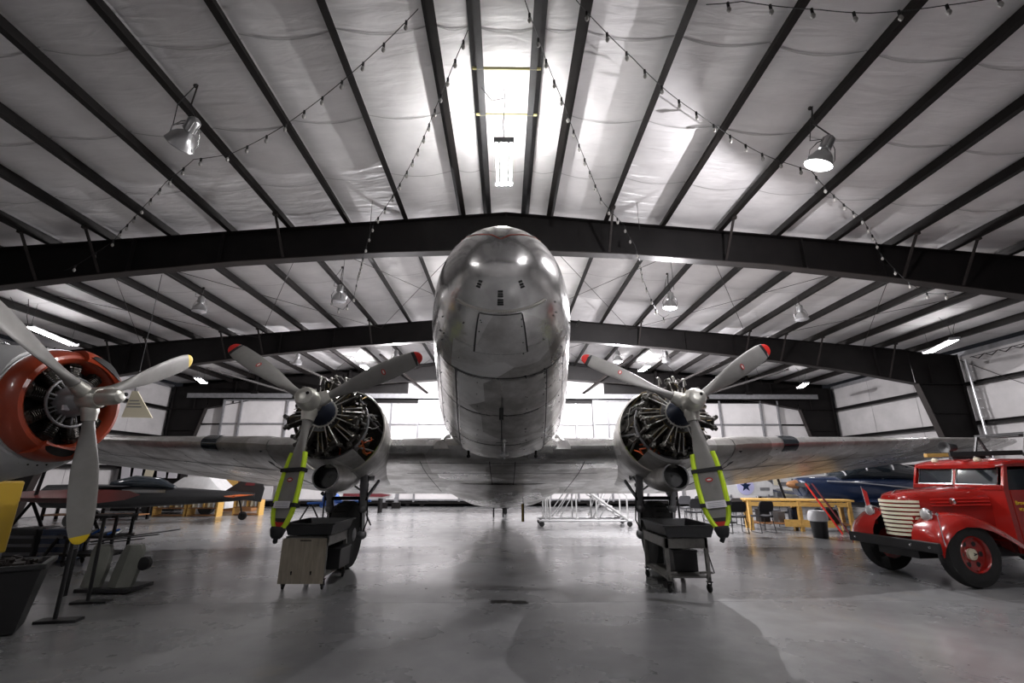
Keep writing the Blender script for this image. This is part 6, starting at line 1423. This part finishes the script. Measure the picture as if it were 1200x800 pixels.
for sg in (-1, 1):
    m = MB(); m.loft([[lp(t0 + ch * t, sg * b, 0.86 + 0.02 * y_) for t, y_ in ((0, 1), (0.5, 2.4), (1, 0), (0.5, -1.5))] for b, t0, ch in ((0.08, 0.0, 0.16), (0.7, 0.03, 0.12), (1.15, 0.06, 0.07), (1.25, 0.08, 0.02))]); m.build('tailplane', M_ORANGE, BP, smooth=True)
    m = MB(); m.loft([[lp(0.62 + ch * t, sg * b, 1.22 + 0.05 * y_ * ch * 4) for t, y_ in ((0, 0.2), (0.5, 1), (1, 0), (0.5, -0.8))] for b, ch in ((0.1, 0.28), (0.7, 0.26), (1.1, 0.18))]); m.build('wing', M_BLACK, BP, smooth=True)
    m = MB(); m.lathe([(0.06, -0.05), (0.2, -0.06), (0.23, 0), (0.2, 0.06), (0.06, 0.05)], lp(0.82, sg * 0.8, 0.23), lp(0, 1, 0) - lp(0, 0, 0), 16); m.build('main_wheel', M_RUBBER, BP, smooth=True)
    m = MB(); m.bar(lp(0.82, sg * 0.8, 0.23), lp(0.8, sg * 0.3, 0.7), 0.05, 0.05); m.build('gear_leg', M_BLACK, BP)
m = MB(); m.lathe([(0.04, -0.04), (0.13, -0.045), (0.15, 0), (0.13, 0.045), (0.04, 0.04)], lp(0.05, 0, 0.15), lp(0, 1, 0) - lp(0, 0, 0), 14); m.bar(lp(0.05, 0.04, 0.15), lp(0.08, 0.02, 0.72), 0.03, 0.05); m.build('tail_wheel', M_STEEL, BP)
m = MB(); m.loft([lr(0.42, 0.28, 1.1, 1.22), lr(0.5, 0.3, 1.1, 1.5), lr(0.62, 0.32, 1.1, 1.58), lr(0.72, 0.3, 1.15, 1.4)]); m.build('canopy', M_GLASSD, bf, smooth=True)
m = MB(); m.prism([lp(0.45, 0.40, 1.0), lp(0.65, 0.46, 1.02), lp(0.65, 0.46, 1.12), lp(0.45, 0.40, 1.1)], (lp(0, 0.01, 0) - lp(0, 0, 0))); m.build('side_panel', M_CHROME, bf)
CR = thing('covered_car', (-13.1, 21.0, 0), 'white covered car shape behind the black aeroplane', 'car')
m = MB(); m.loft([[Vector((x, 21.0 + y * w_, z)) for y, z in ((-1, 0.25), (-1, h_ * 0.7), (-0.7, h_), (0.7, h_), (1, h_ * 0.7), (1, 0.25))] for x, w_, h_ in ((-15.3, 0.6, 0.7), (-15.0, 0.8, 0.95), (-14.2, 0.85, 1.05), (-13.6, 0.75, 1.5), (-12.6, 0.75, 1.55), (-12.1, 0.82, 1.1), (-11.6, 0.7, 0.75))]); m.build('cover', M_WHITE, CR, smooth=True)
for x in (-14.6, -12.3): m = MB(); m.lathe([(0.1, -0.1), (0.3, -0.1), (0.32, 0), (0.3, 0.1), (0.1, 0.1)], (x, 20.25, 0.32), (0, 1, 0), 18); m.build('wheel', M_RUBBER, CR, smooth=True)
CP = thing('wooden_cupboard', (-12.4, 22.6, 0), 'tall brown wooden cupboard behind the fin of the black aeroplane', 'cupboard')
m = MB(); m.box((-12.3, 22.6, 0.95), (1.5, 0.5, 1.9)); m.build('carcass', M_WOODB, CP, bevel=0.01)
for k, x in enumerate((-12.68, -11.93)): 
    m = MB(); m.box((x, 22.33, 0.98), (0.68, 0.03, 1.7)); d_ = m.build('door', M_WOODY if k == 0 else M_WOODB, CP, bevel=0.008); m = MB(); m.ball((x + (0.25 if k == 0 else -0.25), 22.3, 1.0), 0.025); m.build('knob', M_STEEL, d_)
# low wooden racks along the left
for i, (x, y, wd, lb) in enumerate(((-12.0, 19.7, 1.1, 'low wooden rack with stored panels in front of the covered car, middle one'), (-10.6, 20.3, 1.0, 'low wooden rack with stored panels nearest the fin of the black aeroplane'), (-13.3, 19.7, 1.2, 'low wooden rack with stored panels farthest from the fin, beneath the black fuselage'))):
    t = thing('storage_rack', (x, y, 0), lb, 'rack')
    for dx in (-wd / 2, wd / 2): m = MB(); m.box((x + dx, y, 0.3), (0.08, 0.4, 0.6)); m.build('upright', M_WOODY, t)
    for z in (0.05, 0.32, 0.6): m = MB(); m.box((x, y, z), (wd, 0.42, 0.04)); m.build('shelf', M_WOODB, t)
    for k in range(5): m = MB(); m.box((x - wd / 2 + 0.15 + k * (wd - 0.3) / 4, y - 0.02, 0.46), (0.06, 0.3, 0.22)); m.build('stored_panel', (M_CREAM, M_WHITE, M_WOODY)[k % 3], t)
# dark shelving with hanging sheets at the far left
SH = thing('dark_shelving', (-16.6, 22.8, 0), 'dark shelving unit with pale sheets hung on it at the far left', 'shelving')
for x in (-18.0, -16.6, -15.2): m = MB(); m.box((x, 22.8, 1.1), (0.1, 0.5, 2.2)); m.build('upright', M_STEEL, SH)
for z in (0.1, 0.75, 1.4, 2.1): m = MB(); m.box((-16.6, 22.8, z), (2.9, 0.5, 0.05)); m.build('shelf', M_STEEL, SH)
m = MB(); m.box((-16.6, 23.03, 1.1), (2.9, 0.03, 2.2)); m.build('back', M_BLACK, SH)
for k in range(5): m = MB(); m.box((-17.7 + k * 0.55, 22.52, 1.75), (0.4, 0.02, 0.62), Matrix.Rotation(0.12 * (k % 3 - 1), 3, 'Y')); m.build('hanging_sheet', M_LABEL if k != 2 else M_CREAM, SH)
rq = random.Random(9)
for k in range(6):
    x = -17.7 + k * 0.46; c = (x, 22.75, 0.775); t = thing('stored_box', c, ('orange', 'dark', 'blue', 'brown', 'black', 'red')[k] + ' box on the middle shelf of the dark shelving', 'box'); m = MB(); h_ = rq.uniform(0.22, 0.4); m.box((x, 22.75, 0.775 + h_ / 2), (0.34, 0.34, h_)); m.build('body', (M_ORANGE, M_STEEL, M_BLUE, M_WOODB, M_BLACK, M_REDTIP)[k], t, bevel=0.01)
    m = MB(); m.box((x, 22.75, 0.775 + h_ + 0.01), (0.36, 0.36, 0.03)); m.build('lid', (M_ORANGE, M_STEEL, M_BLUE, M_WOODB, M_BLACK, M_REDTIP)[k], t)
# long low bench with odds and ends along the left, under the wing
LB = thing('long_bench', (-15.2, 18.4, 0), 'long dark workbench behind the black aeroplane, below the dark shelving', 'workbench')
m = MB(); m.box((-15.2, 18.4, 0.62), (3.6, 0.7, 0.06)); m.build('top', M_WOODB, LB, bevel=0.01)
for x in (-16.9, -15.2, -13.5):
    for y in (18.12, 18.68): m = MB(); m.box((x, y, 0.3), (0.08, 0.08, 0.6)); m.build('leg', M_STEEL, LB)
m = MB(); m.box((-15.2, 18.4, 0.18), (3.5, 0.6, 0.04)); m.build('lower_shelf', M_WOODB, LB)
for k, (x, m_, sz, nm, lb) in enumerate(((-15.7, M_DECALR, (0.4, 0.3, 0.25), 'toolbox', 'red toolbox on the long dark bench'), (-15.1, M_NAVY, (0.35, 0.3, 0.3), 'toolbox', 'navy toolbox on the long dark bench'), (-14.5, M_ORANGE, (0.3, 0.3, 0.18), 'toolbox', 'orange toolbox on the long dark bench'), (-13.9, M_WHITE, (0.5, 0.35, 0.1), 'tray', 'white tray on the long dark bench'), (-13.2, M_BLACK, (0.45, 0.3, 0.22), 'toolbox', 'black toolbox at the right end of the long dark bench'))):
    x -= 0.9; t = thing(nm, (x, 18.4, 0.65), lb, 'tool box'); m = MB(); m.box((x, 18.4, 0.65 + sz[2] / 2), sz); m.build('body', m_, t, bevel=0.012)
    m = MB(); m.tube([(x - 0.1, 18.4, 0.65 + sz[2]), (x - 0.08, 18.4, 0.71 + sz[2]), (x + 0.08, 18.4, 0.71 + sz[2]), (x + 0.1, 18.4, 0.65 + sz[2])], 0.012, 6); m.build('handle', M_STEEL, t)
# triangular board hung behind the grey propeller
TB_ = thing('triangular_board', (-9.55, 12.0, 3.0), 'cream triangular board with faint print hung behind the grey propeller', 'board')
m = MB(); m.prism([Vector((-9.74, 12.0, 3.69)), Vector((-9.60, 12.0, 3.69)), Vector((-9.07, 12.0, 3.0)), Vector((-9.86, 12.0, 3.02))], (0, 0.03, 0)); tbp = m.build('panel', M_CREAM, TB_)
for z, x0, x1 in ((3.44, -9.74, -9.5), (3.36, -9.76, -9.45), (3.28, -9.78, -9.4)):
    m = MB(); m.box(((x0 + x1) / 2, 11.995, z), (x1 - x0, 0.006, 0.025)); m.build('printed_line', M_GREYSTEEL, tbp)
m = MB(); m.tube([(-9.67, 12.01, 3.69), (-9.67, 12.01, 7.0)], 0.008, 5); m.build('hanging_wire', M_WIRE, TB_)
# yellow machine panel and red glider wing at the left
YM = thing('yellow_machine', (-8.6, 7.6, 0), 'dark yellow machine cabinet cut by the left picture edge under the white aeroplane', 'machine')
m = MB(); m.box((-8.62, 7.8, 0.95), (1.2, 0.7, 1.1)); m.build('cabinet', M_YELLOW, YM, bevel=0.03)
m = MB(); m.box((-8.62, 7.8, 0.2), (1.1, 0.6, 0.36)); m.build('base', M_BLACK, YM, bevel=0.02)
RW = thing('red_wing', (-9.2, 9.9, 0), 'dull red and white wing tip resting on a stand behind the left propeller blade', 'wing panel')
m = MB(); m.loft([[Vector((x, 9.9 + y_ * w_, 1.18 + z_ * th_)) for y_, z_ in ((-1, 0), (-0.4, 1), (0.5, 0.7), (1, 0), (0.4, -0.6), (-0.5, -0.8))] for x, w_, th_ in ((-9.95, 0.15, 0.02), (-9.7, 0.5, 0.09), (-9.2, 0.65, 0.12), (-8.6, 0.7, 0.14), (-7.9, 0.7, 0.14))]); m.build('wing_skin', mat('dull_red_fabric', (0.22, 0.03, 0.025), 0.5), RW, smooth=True)
for x in (-9.5, -8.4): seg(RW, 'stand_leg', M_STEEL, ((x, 9.9, 1.08), (x - 0.3, 9.5, 0.02)), ((x, 9.9, 1.08), (x + 0.3, 10.3, 0.02)), r=0.03)
m = MB(); m.bar((-9.0, 9.4, 1.15), (-8.85, 9.3, 1.75), 0.05, 0.05); m.build('strut', M_BLACK, RW)
for k, (x, z, m_, lb) in enumerate(((-9.3, 0.0, M_BLACK, 'black crate under the red wing tip, left one'), (-8.65, 0.0, M_NAVY, 'navy crate under the red wing tip, right one'))):
    t = thing('crate', (x, 9.9, 0), lb, 'crate'); m = MB(); m.box((x, 9.9, 0.3), (0.55, 0.5, 0.6)); m.build('body', m_, t, bevel=0.02)
    for q in (0.15, 0.3, 0.45): m = MB(); m.box((x, 9.64, q), (0.5, 0.02, 0.05)); m.build('slat', M_CHAIRG, t)
TC = thing('tool_trolley', (-7.6, 9.4, 0), 'dark tool trolley with shiny tools behind the lower grey propeller blade', 'trolley')
for z in (0.2, 0.5, 0.85): m = MB(); m.box((-7.6, 9.4, z), (0.9, 0.5, 0.04)); m.build('shelf', M_STEEL, TC)
for x in (-8.0, -7.2):
    for y in (9.2, 9.6): m = MB(); m.box((x, y, 0.48), (0.04, 0.04, 0.8)); m.build('post', M_STEEL, TC); caster(TC, x, y, 0, 0.04)
for k in range(6): m = MB(); m.tube([(-7.95 + k * 0.14, 9.3, 0.54), (-7.9 + k * 0.14, 9.5, 0.56 + 0.04 * (k % 3))], 0.02, 6); m.build('tool', M_ALU if k % 2 else M_BLUE, TC)

# black bin at the lower left
BB = thing('black_bin', (-5.41, 5.55, 0), 'large black tapered bin filled with dark scrap at the lower left corner', 'bin')
def sq(cx, cy, a, b, z): return [Vector((cx - a, cy - b, z)), Vector((cx + a, cy - b, z)), Vector((cx + a, cy + b, z)), Vector((cx - a, cy + b, z))]
m = MB(); m.T = Matrix.Translation((-5.41, 5.55, 0)) @ Matrix.Rotation(math.radians(35), 4, 'Z') @ Matrix.Diagonal((0.8, 0.8, 1, 1)) @ Matrix.Translation((5.5, -5.75, 0)); m.loft([sq(-5.52, 5.75, 0.30, 0.30, 0.01), sq(-5.5, 5.75, 0.40, 0.38, 0.62), sq(-5.5, 5.75, 0.45, 0.43, 0.63), sq(-5.5, 5.75, 0.45, 0.43, 0.68), sq(-5.5, 5.75, 0.38, 0.36, 0.68), sq(-5.5, 5.75, 0.34, 0.32, 0.5)]); m.build('bin_body', M_BLACK, BB, bevel=0.01)
m = MB(); rz_ = random.Random(2)
for k in range(90):
    c = Vector((-5.41 + rz_.uniform(-.2, .2), 5.55 + rz_.uniform(-.2, .2), 0.62 + rz_.uniform(-.06, .09))); m.box(c, (rz_.uniform(.03, .12), rz_.uniform(.03, .1), rz_.uniform(.01, .05)), Matrix.Rotation(rz_.uniform(0, 3), 3, 'Z') @ Matrix.Rotation(rz_.uniform(-.6, .6), 3, 'X'))
tag(m.build('scrap', M_STEEL_RIM, None, loc=(-5.41, 5.55, 0.6)), 'dark scrap metal heaped in the large black bin', 'scrap', kind='stuff')

def blade_stand(x, y, h_, lb, dx):
    t = thing('floor_stand', (x, y, 0), lb, 'stand')
    m = MB(); m.box((x + 0.05, y, 0.015), (0.42, 0.16, 0.03), Matrix.Rotation(0.15, 3, 'Z')); m.build('base_plate', M_BLACK, t, bevel=0.004)
    m = MB(); m.tube([(x, y, 0.03), (x + dx, y, h_)], 0.022, 8); m.build('pole', M_BLACK, t); m = MB(); m.box((x + dx, y, h_), (0.14, 0.06, 0.04)); m.build('top_bar', M_BLACK, t, bevel=0.004)
    return t
blade_stand(-5.1, 5.95, 0.88, 'nearer black pole stand in front of the lower grey blade tip', -0.01)
blade_stand(-5.42, 6.75, 1.05, 'farther black pole stand right behind the grey blade tip', -0.03)
# light fairing panels with long strips across them
FP = thing('fairing_panels', (-5.6, 7.4, 0), 'grey-green curved fairing panels on a black dolly right of the pole stands', 'panel')
m = MB(); m.box((-5.6, 7.4, 0.05), (0.75, 0.5, 0.05)); m.build('dolly', M_BLACK, FP, bevel=0.01)
for x0, x1, x2, x3, nm in ((-5.60, -5.28, -5.20, -5.48, 'a'), (-5.98, -5.72, -5.66, -5.92, 'b')):
    m = MB(); rr = []
    for z, a, b in ((0.08, x0, x1), (0.3, x0 + 0.04, x1 + 0.05), (0.55, lerp(x0, x3, 0.9), lerp(x1, x2, 0.9)), (0.63, x3 + 0.03, x2 - 0.04)):
        rr.append([Vector((a, 7.25, z)), Vector(((a + b) / 2, 7.19, z)), Vector((b, 7.25, z)), Vector((b, 7.32, z)), Vector((a, 7.32, z))])
    m.loft(rr); m.build('fairing', M_KHAKI, FP, smooth=True)
m = MB(); m.lathe([(0.05, -0.04), (0.09, -0.03), (0.09, 0.03), (0.05, 0.04)], (-5.16, 7.28, 0.38), (0, 1, 0), 12); m.build('rubber_knob', M_BLACK, FP, smooth=True)
BL = thing('rotor_strip', (-5.5, 7.3, 0.66), 'long thin black strips lying across the fairing panels', 'strip')
for k, (a, b) in enumerate((((-5.95, 7.15, 0.68), (-4.95, 7.6, 0.80)), ((-6.0, 7.3, 0.66), (-5.2, 7.5, 0.74)), ((-5.95, 7.22, 0.64), (-5.3, 7.35, 0.70)))):
    m = MB(); m.bar(a, b, 0.06, 0.012); m.build('strip', M_BLACK, BL)
SM = thing('brace_arm', (-6.0, 7.4, 0), 'dark angled brace arm rising between the pole stands and fairing panels', 'brace')
m = MB(); m.bar((-6.05, 7.1, 0.55), (-6.35, 7.4, 1.1), 0.08, 0.05); m.bar((-6.05, 7.1, 0.0), (-6.05, 7.1, 0.6), 0.06, 0.06); m.build('arm', M_BLACK, SM, bevel=0.006)
